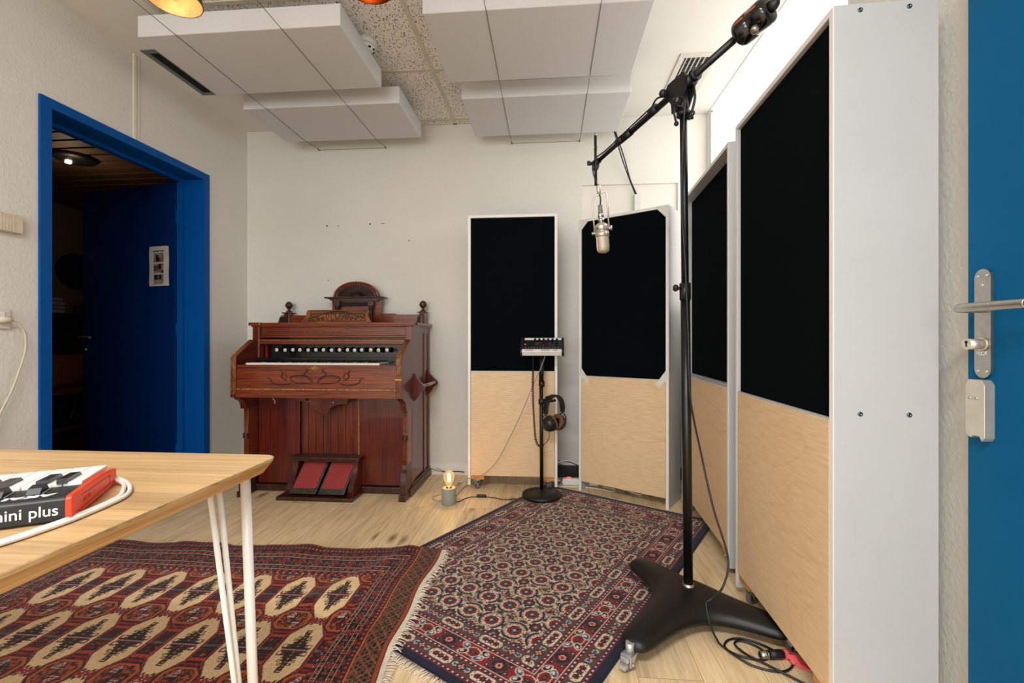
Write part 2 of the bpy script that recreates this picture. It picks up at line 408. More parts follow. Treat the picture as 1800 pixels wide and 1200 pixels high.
# ceiling: mineral fibre tiles between two plastered strips
TX0, TX1 = -1.885, .45
wbox('ceiling', [((TX0, YR, HC), (TX1, YB, HC + .05))], 'tile', 'mineral fibre tiled middle of the ceiling', 'ceiling')
wbox('ceiling_left', [((XL, YR, HC - .002), (TX0, YB, HC + .05))], 'ceil_plaster', 'plastered ceiling strip along the left wall', 'ceiling')
wbox('ceiling_right', [((TX1, YR, HC - .002), (XR, YB, HC + .05))], 'ceil_plaster', 'plastered ceiling strip along the window wall', 'ceiling')
m = MB()
for x in (-1.873, -1.275, -.682, -.08): m.box((x - .012, YR, HC - .004), (x + .012, YB, HC + .01))
for k in range(-6, 2):
    y = 2.62 + .6 * k
    if YR < y < YB: m.box((TX0, y - .012, HC - .0035), (TX1, y + .012, HC + .01))
m.box((TX0, YB - .014, HC - .004), (TX1, YB, HC + .01))
struct(m.build('trim_1', 'tbar'), 'painted grid bars between the ceiling tiles', 'trim')
m = MB(); m.box((XL, 2.335, DZ + .045), (XL + .006, 2.352, HC)); m.box((XL, 2.36, DZ + .045), (XL + .004, 2.372, HC))
struct(m.build('trim_2', 'wall_smooth'), 'joint strip on the left wall above the blue door', 'trim')
# baseboards
m = MB(); m.box((XL, YB - .012, 0), (-.02, YB, .077)); struct(m.build('baseboard_back', 'white_paint'), 'low white baseboard along the back wall', 'baseboard')
m = MB(); m.box((-.02, YB - .03, .035), (XR, YB, .085)); m.box((-.02, YB - .012, 0), (XR, YB, .036)); struct(m.build('trim_3', 'rubber'), 'black cable channel low on the back wall between the panels', 'trim')
m = MB(); m.box((XL, DY1 + .06, 0), (XL + .012, YB, .077)); m.box((XL, YR, 0), (XL + .012, DY0 - .06, .077)); struct(m.build('baseboard_left', 'white_paint'), 'low white baseboard along the left wall', 'baseboard')
m = MB(); m.box((.973, YR, 0), (.985, WY0, .07)); m.box((XR - .012, WY0, 0), (XR, YB, .07)); struct(m.build('baseboard_right', 'white_paint'), 'low white baseboard along the right wall', 'baseboard')
# old screw holes in the back wall
for i, (x, z, r) in enumerate([(-1.66, 1.838, .006), (-1.572, 1.836, .004), (-1.327, 1.845, .006), (-1.235, 1.846, .004), (-1.222, 1.846, .004), (-1.03, 1.717, .0045), (-1.65, 1.43, .004)]):
    m = MB(); m.cyl((x, YB - .0015, z), (x, YB + .004, z), r, seg=10); m.build('screw_hole', 'vent_dark', wb)
# window in the right wall
w = struct(at(bpy.data.objects.new('window_1', None), (0, 0, 0)), 'bright window high in the right wall above the acoustic panels', 'window'); COL.objects.link(w)
m = MB(); fx0, fx1 = XR + .032, XR + .085
m.box((fx0, WY0, WZ0), (fx1, WY0 + .045, WZ1)); m.box((fx0, WY1 - .045, WZ0), (fx1, WY1, WZ1)); m.box((fx0, WY0 + .045, WZ0), (fx1, WY1 - .045, WZ0 + .045)); m.box((fx0, WY0 + .045, WZ1 - .012), (fx1, WY1 - .045, WZ1))
m.build('window_frame', 'white_paint', w)
m = MB(); m.box((XR + .006, WY1 - .018, WZ0), (XR + .03, WY1, WZ1 - .01), bevel=.003); m.build('zinc_guide_rail', 'zinc', w)
m = MB(); m.box((XR + .022, WY0 + .004, WZ0 + .004), (XR + .028, WY1 - .02, WZ1)); m.build('window_pane', 'frosted', w)
m = MB(); m.box((XR - .03, WY0 - .02, WZ0 - .03), (XR + .03, WY1 + .01, WZ0)); m.build('window_sill', 'white_paint', w)
w2 = struct(bpy.data.objects.new('window_2', None), 'wide window in the wall behind the camera', 'window'); COL.objects.link(w2)
m = MB()
for x in (RWX0, (RWX0 + RWX1) / 2 - .03, RWX1 - .06): m.box((x, YR - .08, RWZ0), (x + .06, YR - .03, RWZ1))
m.box((RWX0, YR - .079, RWZ0 - .001), (RWX1, YR - .031, RWZ0 + .06)); m.box((RWX0, YR - .079, RWZ1 - .06), (RWX1, YR - .031, RWZ1 + .001))
m.build('window_frame', 'white_paint', w2)
m = MB(); m.box((RWX0, YR - .058, RWZ0), (RWX1, YR - .052, RWZ1)); m.build('window_pane', 'glass', w2)

# ------------------------------------------------------------------ left doorway and the dark room beyond
d1 = struct(bpy.data.objects.new('door_1', None), 'open blue door leading to the dark room', 'door'); COL.objects.link(d1)
m = MB(); f = .05
for (y0, y1) in ((DY0 - .048, DY0), (DY1, DY1 + .05)): m.box((XL - .17, y0, 0), (XL + .012, y1, DZ))
m.box((XL - .17, DY0 - .048, DZ), (XL + .012, DY1 + .05, DZ + .045))
# rebate the leaf closes against
m.box((XL - .165, DY1 - .018, 0), (XL - .125, DY1 + .001, DZ - .018)); m.box((XL - .165, DY0 - .001, 0), (XL - .125, DY0 + .018, DZ - .018)); m.box((XL - .165, DY0 - .001, DZ - .018), (XL - .125, DY1 + .001, DZ + .001))
m.build('door_frame', 'blue_frame', d1)
hx, hy = -2.475, 2.83; fxp, fyp = -3.335, 3.005
u = Vector((fxp - hx, fyp - hy, 0)); LW = u.length; u.normalize(); nrm = Vector((u.y, -u.x, 0))   # nrm points to the camera side
if nrm.y > 0: nrm = -nrm
LM = Matrix(((u.x, nrm.x, 0, hx), (u.y, nrm.y, 0, hy), (0, 0, 1, 0), (0, 0, 0, 1)))
m = MB(); m.box((0, -.042, .008), (LW, 0, 2.035), LM, bevel=.003); m.build('door_leaf', 'blue_leaf_shaded', d1)
m = MB(); m.box((LW - .065, 0, .85), (LW - .03, .004, 1.10), LM); m.build('handle_plate', 'blue_leaf_shaded', d1); m = MB()
p = lambda a, b, c: LM @ Vector((a, b, c))
m.tube([p(LW - .047, 0, 1.0), p(LW - .047, .05, 1.0), p(LW - .055, .058, 1.0), p(LW - .17, .058, 1.0)], .009)
m.cyl(p(LW - .047, 0, .915), p(LW - .047, .02, .915), .013)
m.tube([p(LW - .047, -.042, 1.0), p(LW - .047, -.1, 1.0), p(LW - .055, -.105, 1.0), p(LW - .17, -.105, 1.0)], .009)
m.build('door_handle', 'steel', d1)
for z in (.25, 1.05, 1.8):
    m = MB(); m.cyl((hx + .012, hy + .004, z - .045), (hx + .012, hy + .004, z + .045), .009); m.build('hinge', 'blue_frame', d1)
m = MB()
for k, (w0, w1) in enumerate(((0, .075), (.028, .11))):
    x = w0
    while x < w1: m.box((LW - .03 - x - .008, .0, 1.93 - k * .026), (LW - .03 - x, .0008, 1.942 - k * .026), LM); x += .0115
m.build('faint_lettering', plain('faint_blue_print', S(40, 74, 118), .6), d1)
# paper notice taped to the leaf
pn = thing('paper_notice', 'white printed sheet with three small photos taped on the shaded blue door leaf', 'sheet of paper')
px0, px1, pz0, pz1 = .05, .225, 1.345, 1.612
m = MB(); nx = 8
grid = [[m.bm.verts.new(LM @ Vector((px0 + (px1 - px0) * i / nx, .002 + .0025 * math.sin(i * .9 + j * .5) ** 2, pz0 + (pz1 - pz0) * j / 10 - (.004 if (i in (0,) and j > 6) else 0)))) for i in range(nx + 1)] for j in range(11)]
for j in range(10):
    for i in range(nx): m.bm.faces.new((grid[j][i], grid[j][i + 1], grid[j + 1][i + 1], grid[j + 1][i]))
sh = m.build('sheet', 'paper', pn); sm = sh.modifiers.new('t', 'SOLIDIFY'); sm.thickness = .0006
# in leaf coordinates +x runs towards the free edge (left in the photo), so lettering runs along -x
def onleaf(x, z): return LM @ Vector((x, .0062, z))
text('printed_title', 'Floor Bridge Backstage', .0105, 'ink_black', pn, frame_matrix(onleaf(px0 + .140, pz1 - .036), -u, (0, 0, 1)), .0002, 'LEFT', .0006)
pc = [((.18, .2, .2), (.52, .5, .46)), ((.1, .12, .13), (.5, .5, .48)), ((.07, .07, .07), (.55, .5, .44))]
for i in range(3):
    zt = pz1 - .045 - i * .072
    ph = MB(); ph.box((px0 + .045, .0045, zt - .064), (px0 + .132, .0058, zt), LM); o = ph.build('printed_photo', None, pn)
    t = NT('printed_photo_room_%d' % i); v = t.coords()
    o.data.materials.append(plain('photo_pale_%d' % i, S(150, 150, 145), .7, nscale=30, var=.25))
    for (a, b, c2, d, col) in [[(.05, .11, .35, .75, (30, 34, 38)), (.5, .8, .3, .8, (38, 34, 32)), (.1, .6, .05, .35, (150, 92, 52)), (.35, .75, .1, .5, (26, 24, 24))],
                               [(.2, .55, .4, .95, (26, 28, 30)), (.2, .6, .15, .42, (168, 98, 48)), (.6, .98, .25, .8, (70, 78, 82)), (.0, .2, .0, .3, (32, 28, 26))],
                               [(.2, .45, .45, .95, (18, 18, 20)), (.55, .95, .45, .95, (20, 20, 22)), (.2, .95, .2, .45, (176, 120, 72)), (.4, .7, .05, .35, (168, 160, 150))]][i]:
        q = MB(); q.box((px0 + .045 + .087 * a, .0058, zt - .064 + .064 * c2), (px0 + .045 + .087 * b, .0062, zt - .064 + .064 * d), LM)
        q.build('photo_detail', plain('photo_ink_%d_%d' % (i, len(bpy.data.materials)), S(*col), .7), o)
# dark adjoining room
BX0, BX1, BY0, BY1, BH = -5.45, XL - .16, .6, 6.2, 2.5
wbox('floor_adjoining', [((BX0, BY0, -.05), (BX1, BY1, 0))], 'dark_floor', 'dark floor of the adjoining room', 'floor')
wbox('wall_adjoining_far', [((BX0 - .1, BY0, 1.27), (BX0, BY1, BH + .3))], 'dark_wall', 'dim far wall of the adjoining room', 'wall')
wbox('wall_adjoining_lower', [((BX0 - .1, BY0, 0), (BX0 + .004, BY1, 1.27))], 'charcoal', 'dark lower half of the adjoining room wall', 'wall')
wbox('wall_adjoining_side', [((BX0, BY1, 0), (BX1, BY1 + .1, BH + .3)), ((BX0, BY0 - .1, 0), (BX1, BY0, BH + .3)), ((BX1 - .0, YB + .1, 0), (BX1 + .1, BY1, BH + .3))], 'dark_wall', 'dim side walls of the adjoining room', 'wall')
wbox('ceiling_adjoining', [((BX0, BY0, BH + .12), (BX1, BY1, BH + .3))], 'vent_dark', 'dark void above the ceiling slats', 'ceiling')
m = MB(); y = BY0 + .02
while y < BY1: m.box((BX0, y, BH), (BX1 - .002, y + .105, BH + .012)); y += .135
struct(m.build('trim_4', 'slat'), 'brown slatted ceiling of the dark room', 'trim')
def ray(px, py, t):
    th = R(4.65); a = (px - 900) / 800; b = (598 - py) / 800
    return Vector(((a * math.cos(th) - math.sin(th)) * t, (math.cos(th) + a * math.sin(th)) * t, .98 + b * t))
CY = 4.80
ck = thing('wall_clock', 'round black wall clock in the dark room beyond the blue door', 'clock', (BX0, CY, 1.775))
m = MB(); m.lathe([(0, 0), (.19, 0), (.195, .02), (.195, .045), (.183, .05), (.18, .038), (0, .036)], 40, Matrix.Rotation(PI / 2, 4, 'Y')); m.build('clock_case', 'black_plastic', ck)
for nm, ang, ln in (('hour_hand', 1.2, .09), ('minute_hand', -1.05, .15)):
    m = MB(); m.box((.04, -.003, 0), (.043, .003, ln), Matrix.Rotation(ang, 4, 'X')); m.build(nm, 'steel', ck)
sh = thing('wall_shelf', 'long dark wall shelf holding books and a plant in the dark room', 'shelf', (BX0, 4.9, 1.27))
m = MB(); m.box((.005, -.9, -.035), (.22, .9, 0), bevel=.004); m.build('shelf_board', 'black_plastic', sh)
for y in (-.6, .6):
    m = MB(); m.box((.005, y - .01, -.12), (.02, y + .01, -.035)); m.box((.005, y - .01, -.05), (.18, y + .01, -.035)); m.build('bracket', 'black_metal', sh)
def book(x, y, z, w, h, d, mat, label):
    b = thing('book', label, 'book', (x, y, z), 0, 'books lying on the dark room shelf')
    q = MB(); q.box((0, -w / 2, 0), (d, w / 2, .004)); q.box((0, -w / 2, h - .004), (d, w / 2, h)); q.box((0, -w / 2, 0), (.005, w / 2, h)); q.build('cover', mat, b)
    q = MB(); q.box((.004, -w / 2 + .004, .004), (d - .004, w / 2 - .004, h - .004)); q.build('page_block', 'paper', b)
book(BX0 + .03, 4.42, 1.272, .26, .045, .17, 'book_a', 'lowest of the stacked books on the dark room shelf')
book(BX0 + .035, 4.43, 1.318, .25, .035, .16, 'book_b', 'second book from below in the stack on the dark room shelf')
book(BX0 + .03, 4.42, 1.354, .26, .05, .17, 'book_a', 'thick third book in the stack on the dark room shelf')
book(BX0 + .035, 4.41, 1.405, .24, .04, .16, 'book_b', 'topmost book of the stack on the dark room shelf')
pl = thing('potted_plant', 'small spiky succulent in a dark pot on the dark room shelf', 'plant', (BX0 + .11, 4.76, 1.271))
m = MB(); m.lathe([(0, 0), (.035, 0), (.042, .075), (.036, .075), (.034, .062), (0, .06)], 20); m.build('pot', 'book_a', pl)
m = MB()
for k in range(14):
    a = k * 2.4; e = .5 + .7 * ((k * 37 % 10) / 10); dv = Vector((math.cos(a) * math.cos(e), math.sin(a) * math.cos(e), math.sin(e)))
    m.tube([Vector((0, 0, .06)), Vector((0, 0, .06)) + dv * .05, Vector((0, 0, .06)) + dv * .1], [.007, .008, .001], 6)
m.build('leaves', 'green', pl)
for k, (y, lab) in enumerate([(4.93, 'clear glass bottle nearest the succulent on the dark room shelf'), (4.99, 'clear glass bottle farther from the succulent on the dark room shelf')]):
    b = thing('glass_bottle', lab, 'bottle', (BX0 + .11, y, 1.271), 0, 'glass bottles on the dark room shelf')
    m = MB(); m.lathe([(0, 0), (.026, 0), (.028, .01), (.028, .085), (.011, .115), (.011, .15), (.009, .15), (.009, .113), (.025, .083), (.025, .005), (0, .004)], 20); m.build('glass_body', 'film', b)
    m = MB(); m.cyl((0, 0, .146), (0, 0, .165), .0085, seg=12); m.build('stopper', 'steel', b)
bn = thing('bench', 'long wooden bench seat under the shelf in the dark room', 'bench', (BX0 + .36, 4.9, 0))
m = MB(); m.box((-.34, -1.0, .44), (.26, 1.0, .475), bevel=.004); m.build('seat', 'bench_wood', bn)
for y in (-.94, .94):
    m = MB(); m.box((-.3, y - .025, 0), (.22, y + .025, .44)); m.build('leg', 'bench_wood', bn)
m = MB(); m.box((.21, -.94, .07), (.235, .94, .105)); m.build('lower_rail', 'bench_wood', bn)
def cushion(name, loc, rot, sx, sz, th, mat, label):
    c = thing(name, label, 'cushion', loc, 0, None, rot); q = MB(); n = 14; top = []; bot = []
    for j in range(n + 1):
        for i in range(n + 1):
            a = i / n * 2 - 1; b = j / n * 2 - 1; k = max(0, (1 - a ** 4) * (1 - b ** 4)) ** .5
            pinch = 1 - .07 * (a * a * (1 - b * b) + b * b * (1 - a * a))
            top.append(q.bm.verts.new((th / 2 * k + .002, a * sx / 2 * pinch, (b * pinch + 1) * sz / 2))); bot.append(q.bm.verts.new((-th / 2 * k - .002, a * sx / 2 * pinch, (b * pinch + 1) * sz / 2)))
    W = n + 1
    for j in range(n):
        for i in range(n):
            f = q.bm.faces.new((top[j * W + i], top[j * W + i + 1], top[(j + 1) * W + i + 1], top[(j + 1) * W + i])); f.smooth = True
            f = q.bm.faces.new((bot[j * W + i], bot[(j + 1) * W + i], bot[(j + 1) * W + i + 1], bot[j * W + i + 1])); f.smooth = True
    for i in range(n):
        for A, B in ((i, i + 1), (n * W + i + 1, n * W + i), ((i + 1) * W, i * W), (i * W + n, (i + 1) * W + n)): q.bm.faces.new((top[B], top[A], bot[A], bot[B]))
    q.build('cushion_cover', mat, c)
cushion('cushion', (BX0 + .3, 4.50, .477), (0, -.25, 0), .46, .37, .14, 'cushion_brown', 'brown woven cushion leaning on the bench in the dark room')
cushion('cushion', (BX0 + .34, 4.95, .477), (0, -.35, 0), .44, .30, .15, 'cushion_red', 'rust red cushion beside the brown one on the dark bench')
bg = thing('plastic_storage_bag', 'shiny clear plastic bag stuffed under the bench in the dark room', 'bag', (BX0 + .42, 4.62, 0))
m = MB(); m.box((-.2, -.3, .12), (.12, .35, .40), bevel=.06, seg=4); m.build('dark_contents', 'black_plastic', bg)
m = MB()
for k in range(9):
    y0 = -.28 + .07 * k
    m.tube(spline([(.135 + .01 * math.sin(k), y0, .37), (.14, y0 - .02, .30 - .01 * (k % 3)), (.138, y0 - .05, .20), (.13, y0 - .07, .15)], 5), [.004] * 15 + [.002], 6)
m.build('film_folds', 'film', bg)
cs = thing('ceiling_speaker', 'round black fitting with a tiny glowing spot on the slatted ceiling', 'ceiling fitting', (-3.92, 3.47, BH))
m = MB(); m.lathe([(0, -.03), (.13, -.03), (.15, -.012), (.15, 0), (0, 0)], 32); m.build('black_disc', 'black_plastic', cs)
m = MB(); m.lathe([(0, -.038), (.02, -.038), (.02, -.03), (0, -.03)], 16, Matrix.Translation((-.085, .02, 0))); m.build('glowing_spot', 'spot', cs)
# wall switch, socket, plug, cable
sw = thing('thermostat', 'cream ribbed wall box cut by the edge of the photo left of the blue door', 'wall box', (XL, 1.72, 1.475))
m = MB(); m.box((-.001, -.07, -.038), (.03, .067, .038), bevel=.003); m.build('housing', 'cream_plastic', sw)
m = MB()
for k in range(9): m.box((.0295, -.06 + k * .011, -.035), (.0315, -.054 + k * .011, .036))
m.build('ribs', 'cream_plastic', sw)
so = thing('wall_socket', 'pale wall socket with a plug near the left edge of the photo', 'socket', (XL, 1.72, 1.07))
m = MB(); m.box((0, -.045, -.042), (.012, .036, .042), bevel=.004); m.build('cover_plate', 'socket_plastic', so)
m = MB(); m.box((.012, -.03, -.008), (.016, .012, .03), bevel=.002); m.build('socket_insert', 'white_plastic', so)
pg = thing('power_cable', 'cream power cable with plug hanging in front of the left wall', 'cable', (XL, 1.72, 1.07))
m = MB(); m.tube([(.016, -.012, -.004), (.03, -.008, -.004), (.036, .0, -.004), (.036, .012, -.005), (.036, .022, -.007)], [.014, .014, .012, .008, .005], 14); m.build('plug', 'cream_plastic', pg)
m = MB(); m.tube(spline([(.036, .02, -.006), (.036, .042, -.018), (.034, .068, -.06), (.032, .072, -.13), (.03, .05, -.22), (.03, .02, -.31), (.03, -.03, -.43), (.04, -.1, -.7), (.05, -.2, -1.066)], 10), .0042, 8); m.build('cord', 'cable_cream', pg)

# ------------------------------------------------------------------ blue door leaf standing at the right edge
d2 = struct(bpy.data.objects.new('door_2', None), 'blue door leaf with steel lever at the right edge of the photo', 'door'); COL.objects.link(d2)
DX = .93; DE = 1.094
m = MB(); m.box((DX, .18, .008), (DX + .042, DE, 2.08), bevel=.003); m.build('door_leaf', 'blue', d2)
pl2 = MB(); yc = 1.052; pts = []
for k in range(13): a = PI * k / 12; pts.append((yc + .0185 * math.cos(a), 1.114 + .0185 * math.sin(a)))
for k in range(13): a = PI + PI * k / 12; pts.append((yc + .0185 * math.cos(a), .918 + .0185 * math.sin(a)))
pl2.prism(pts, DX - .006, DX, 'YZ'); plate = pl2.build('handle_plate', 'steel', d2)
m = MB()
for y, z in ((1.042, 1.118), (1.062, 1.118), (1.052, 1.098), (1.042, .914), (1.062, .914)): m.cyl((DX - .0075, y, z), (DX - .005, y, z), .0028, seg=12)
m.build('screw', 'chrome', plate)
m = MB(); m.tube(spline([(DX - .004, 1.052, 1.048), (DX - .04, 1.052, 1.048), (DX - .057, 1.046, 1.048), (DX - .062, 1.03, 1.048), (DX - .062, .98, 1.048), (DX - .062, .90, 1.048)], 8), .0095, 20); m.build('door_handle', 'steel', d2)
m = MB(); m.cyl((DX - .006, 1.052, .972), (DX - .038, 1.052, .972), .0115, seg=28); m.cyl((DX - .006, 1.052, .972), (DX - .010, 1.052, .972), .0145, seg=28); cyl_ = m.build('lock_cylinder', 'nickel', d2)
m = MB(); m.box((DX - .0388, 1.0508, .966), (DX - .0378, 1.0532, .979)); m.cyl((DX - .0386, 1.052, .976), (DX - .0378, 1.052, .976), .0034, seg=12); m.build('keyhole', 'vent_dark', cyl_)
m = MB(); m.box((DX - .012, 1.048, .946), (DX - .005, 1.056, .957), bevel=.002)
for y in (1.044, 1.060): m.cyl((DX - .009, y, .953), (DX - .005, y, .953), .0026, seg=10)
m.build('turn_catch', 'chrome', d2)
m = MB(); m.prism([(1.030, .774), (1.030, .886), (1.038, .896), (1.066, .896), (1.074, .886), (1.074, .778), (1.062, .770), (1.055, .776), (1.042, .776), (1.036, .766)], DX - .022, DX, 'YZ'); bx = m.build('lock_box', 'nickel', d2)
b = bx.modifiers.new('b', 'BEVEL'); b.width = .0015; b.segments = 2; b.limit_method = 'ANGLE'
m = MB()
for y in (1.048, 1.062): m.cyl((DX - .024, y, .856), (DX - .021, y, .856), .003, seg=12)
m.build('screw', 'steel', bx)

# ------------------------------------------------------------------ ceiling fittings
vl = thing('slot_vent', 'grey linear slot vent in the ceiling strip above the left wall', 'vent', (0, 0, HC - .002))
m = MB(); y0, y1, x0, x1 = 2.31, 2.765, -2.225, -2.12
m.box((x0, y0, -.004), (x0 + .028, y1, .0)); m.box((x1 - .022, y0, -.004), (x1, y1, 0)); m.box((x0 + .028, y0, -.004), (x1 - .022, y0 + .03, 0)); m.box((x0 + .028, y1 - .03, -.004), (x1 - .022, y1, 0)); m.build('vent_frame', 'vent_grey', vl)
m = MB(); m.box((x0 + .02, y0 + .02, -.001), (x1 - .015, y1 - .02, .0015)); m.build('vent_cavity', 'vent_dark', vl)
for k in range(2):
    m = MB(); m.box((x0 + .043 + k * .02, y0 + .03, -.006), (x0 + .045 + k * .02, y1 - .03, 0)); m.build('slat', 'vent_dark', vl)
vr = thing('ceiling_grille', 'cream square vent grille in the plaster ceiling behind the boom stand head', 'vent', (.83, 2.78, HC - .002))
hw, hl = .105, .20
m = MB(); m.box((-hw, -hl + .0, -.008), (-hw + .03, hl, 0)); m.box((hw - .03, -hl, -.008), (hw, hl, 0)); m.box((-hw + .03, -hl, -.008), (hw - .03, -hl + .03, 0)); m.box((-hw + .03, hl - .03, -.008), (hw - .03, hl, 0)); m.build('vent_frame', 'vent_cream', vr)
m = MB(); m.box((-hw + .02, -hl + .02, -.001), (hw - .02, hl - .02, .0005)); m.build('vent_cavity', 'charcoal', vr)
m = MB()
for k in range(6): x = -hw + .03 + (2 * hw - .06) * (k + .5) / 6; m.box((x - .0025, -hl + .03, -.010), (x + .0025, hl - .03, -.001))
m.build('slats', 'vent_cream', vr)
m = MB()
for k in range(9): y = -hl + .03 + (2 * hl - .06) * (k + .5) / 9; m.box((-hw + .03, y - .0015, -.003), (hw - .03, y + .0015, -.001))
m.build('cross_slats', 'vent_grey', vr)
sd = thing('smoke_detector', 'round white smoke detector on the ceiling tiles beside the left baffles', 'smoke detector', (-.965, 2.345, HC))
m = MB(); m.lathe([(0, 0), (.055, 0), (.055, -.022), (.05, -.026), (0, -.026)], 36); m.build('mounting_base', 'socket_plastic', sd)
m = MB(); m.lathe([(0, -.025), (.042, -.026), (.043, -.038), (.032, -.05), (.012, -.056), (0, -.056)], 32)
m.build('sensor_head', 'white_plastic', sd)
m = MB()
for k in range(8):
    a = k * PI / 4; m.box((.034, -.006, -.047), (.042, .006, -.041), Matrix.Rotation(a, 4, 'Z'))
m.build('smoke_slots', 'vent_dark', sd)
# acoustic foam baffles hung on wires
ZB = 2.388
BF = [(-1.905, -.93, 1.965, 2.47, 'white foam baffle nearest the camera on the left, behind the lit pendant'),
      (-1.86, -.885, 2.635, 3.10, 'white foam baffle at the left back, above the reed organ'),
      (-.545, .437, 1.925, 2.455, 'white foam baffle on the right nearest the camera, cut by the top of the photo'),
      (-.51, .465, 2.625, 3.12, 'white foam baffle at the right back above the black panels')]
for (x0, x1, y0, y1, lab) in BF:
    m = MB(); m.box((x0, y0, ZB), (x1, y1, ZB + .10), bevel=.004); o = m.build('foam_baffle', 'foam'); tag(o, lab, 'acoustic baffle', 'foam baffles under the ceiling')
for (xa, xb, lab) in [(-1.715, -1.205, 'thin steel wire loop carrying the two left foam baffles'), (-.268, .217, 'thin steel wire loop carrying the two right foam baffles')]:
    t = thing('suspension_wire', lab, 'wire', ((xa + xb) / 2, YB, 2.4), 0, 'wires under the foam baffles'); h = (xb - xa) / 2; dz = ZB - 2.4 - .0012
    m = MB()
    for sx in (-h, h): m.tube([(sx, -.004, .006), (sx, -.19, dz), (sx, -1.36, dz), (sx, -2.9, dz + .01)], .0015, 6)
    m.tube([(-h, -.012, .004), (h, -.012, .004)], .001, 6); m.build('steel_wire', 'wire', t)
    for sx in (-h, h):
        m = MB(); m.cyl((sx, 0, .004), (sx, -.022, .004), .004, seg=10); m.torus((sx, -.022, .004), (1, 0, 0), .006, .0014, 14, 6); m.build('wall_hook', 'vent_grey', t)
    for sx in (-h, h):
        m = MB(); m.tube([(sx, -2.9, dz + .01), (sx, -2.95, 2.565 - 2.4)], .0015, 6); m.build('wire_end', 'wire', t)

# ------------------------------------------------------------------ pendant lamps
def pendant(loc, outer, label, on):
    t = thing('pendant_lamp', label, 'lamp', loc, 0, 'metal pendant lamps')
    m = MB(); m.lathe([(.085, 0), (.0855, .012), (.079, .04), (.06, .075), (.034, .105), (.03, .15), (.0, .152), (.0, .148), (.027, .147), (.031, .103), (.057, .072), (.0765, .038), (.0835, .012), (.083, 0)], 48)
    o = m.build('lamp_shade', outer, t)
    m = MB(); m.lathe([(.0825, .0005), (.083, .012), (.076, .038), (.0562, .0715), (.0305, .1015), (.0262, .146), (0, .1465), (0, .1475), (.0268, .1468), (.0309, .1028), (.0568, .0718), (.0763, .038), (.0833, .012), (.0829, .0005)], 48)
    m.build('shade_lining', 'gold_leaf' if outer == 'shade_black' else 'copper', t)
    m = MB(); m.lathe([(0, .15), (.017, .15), (.017, .085), (.014, .078), (0, .078)], 24); m.build('lamp_socket', 'black_plastic', t)
    m = MB(); m.lathe([(.012, .08), (.016, .07), (.027, .05), (.030, .034), (.026, .018), (.014, .007), (0, .004)], 28); m.build('bulb', 'bulb_glass', t)
    m = MB()
    for k in range(4):
        a = k * PI / 2 + .4
        m.tube(spline([(.006 * math.cos(a), .006 * math.sin(a), .066), (.013 * math.cos(a + .4), .013 * math.sin(a + .4), .045), (.007 * math.cos(a + .7), .007 * math.sin(a + .7), .022)], 5), .0011, 6)
    m.build('filament', 'filament', t)
    m = MB(); m.tube([(0, 0, .148), (0, 0, HC - loc[2])], .003, 8); m.build('lamp_cord', 'rubber', t)
    m = MB(); m.lathe([(0, HC - loc[2]), (.045, HC - loc[2]), (.045, HC - loc[2] - .018), (.01, HC - loc[2] - .03), (0, HC - loc[2] - .03)], 28); m.build('ceiling_rose', outer, t)
    return t
pendant((-1.271, 1.447, 2.133), 'shade_black', 'black pendant lamp with gold lining and glowing bulb, left of the other one', True)
pendant((-.612, 1.5, 2.181), 'copper', 'copper pendant lamp peeking in at the top of the photo, right of the black one', True)
# ------------------------------------------------------------------ reed organ (harmonium); local x: right, y: back, z: up
OX, OY = -1.405, 2.84
og = thing('reed_organ', 'old carved mahogany reed organ with two red carpeted pedals against the back wall', 'reed organ', (OX, OY, 0))
XA, XB = -.535, .535
YBK = .425
def ob(name, mat, boxes, parent=og, bevel=.002):
    m = MB()
    for a, b in boxes: m.box(a, b, bevel=bevel if min(abs(b[i] - a[i]) for i in range(3)) > 3 * bevel else 0)
    return m.build(name, mat, parent)
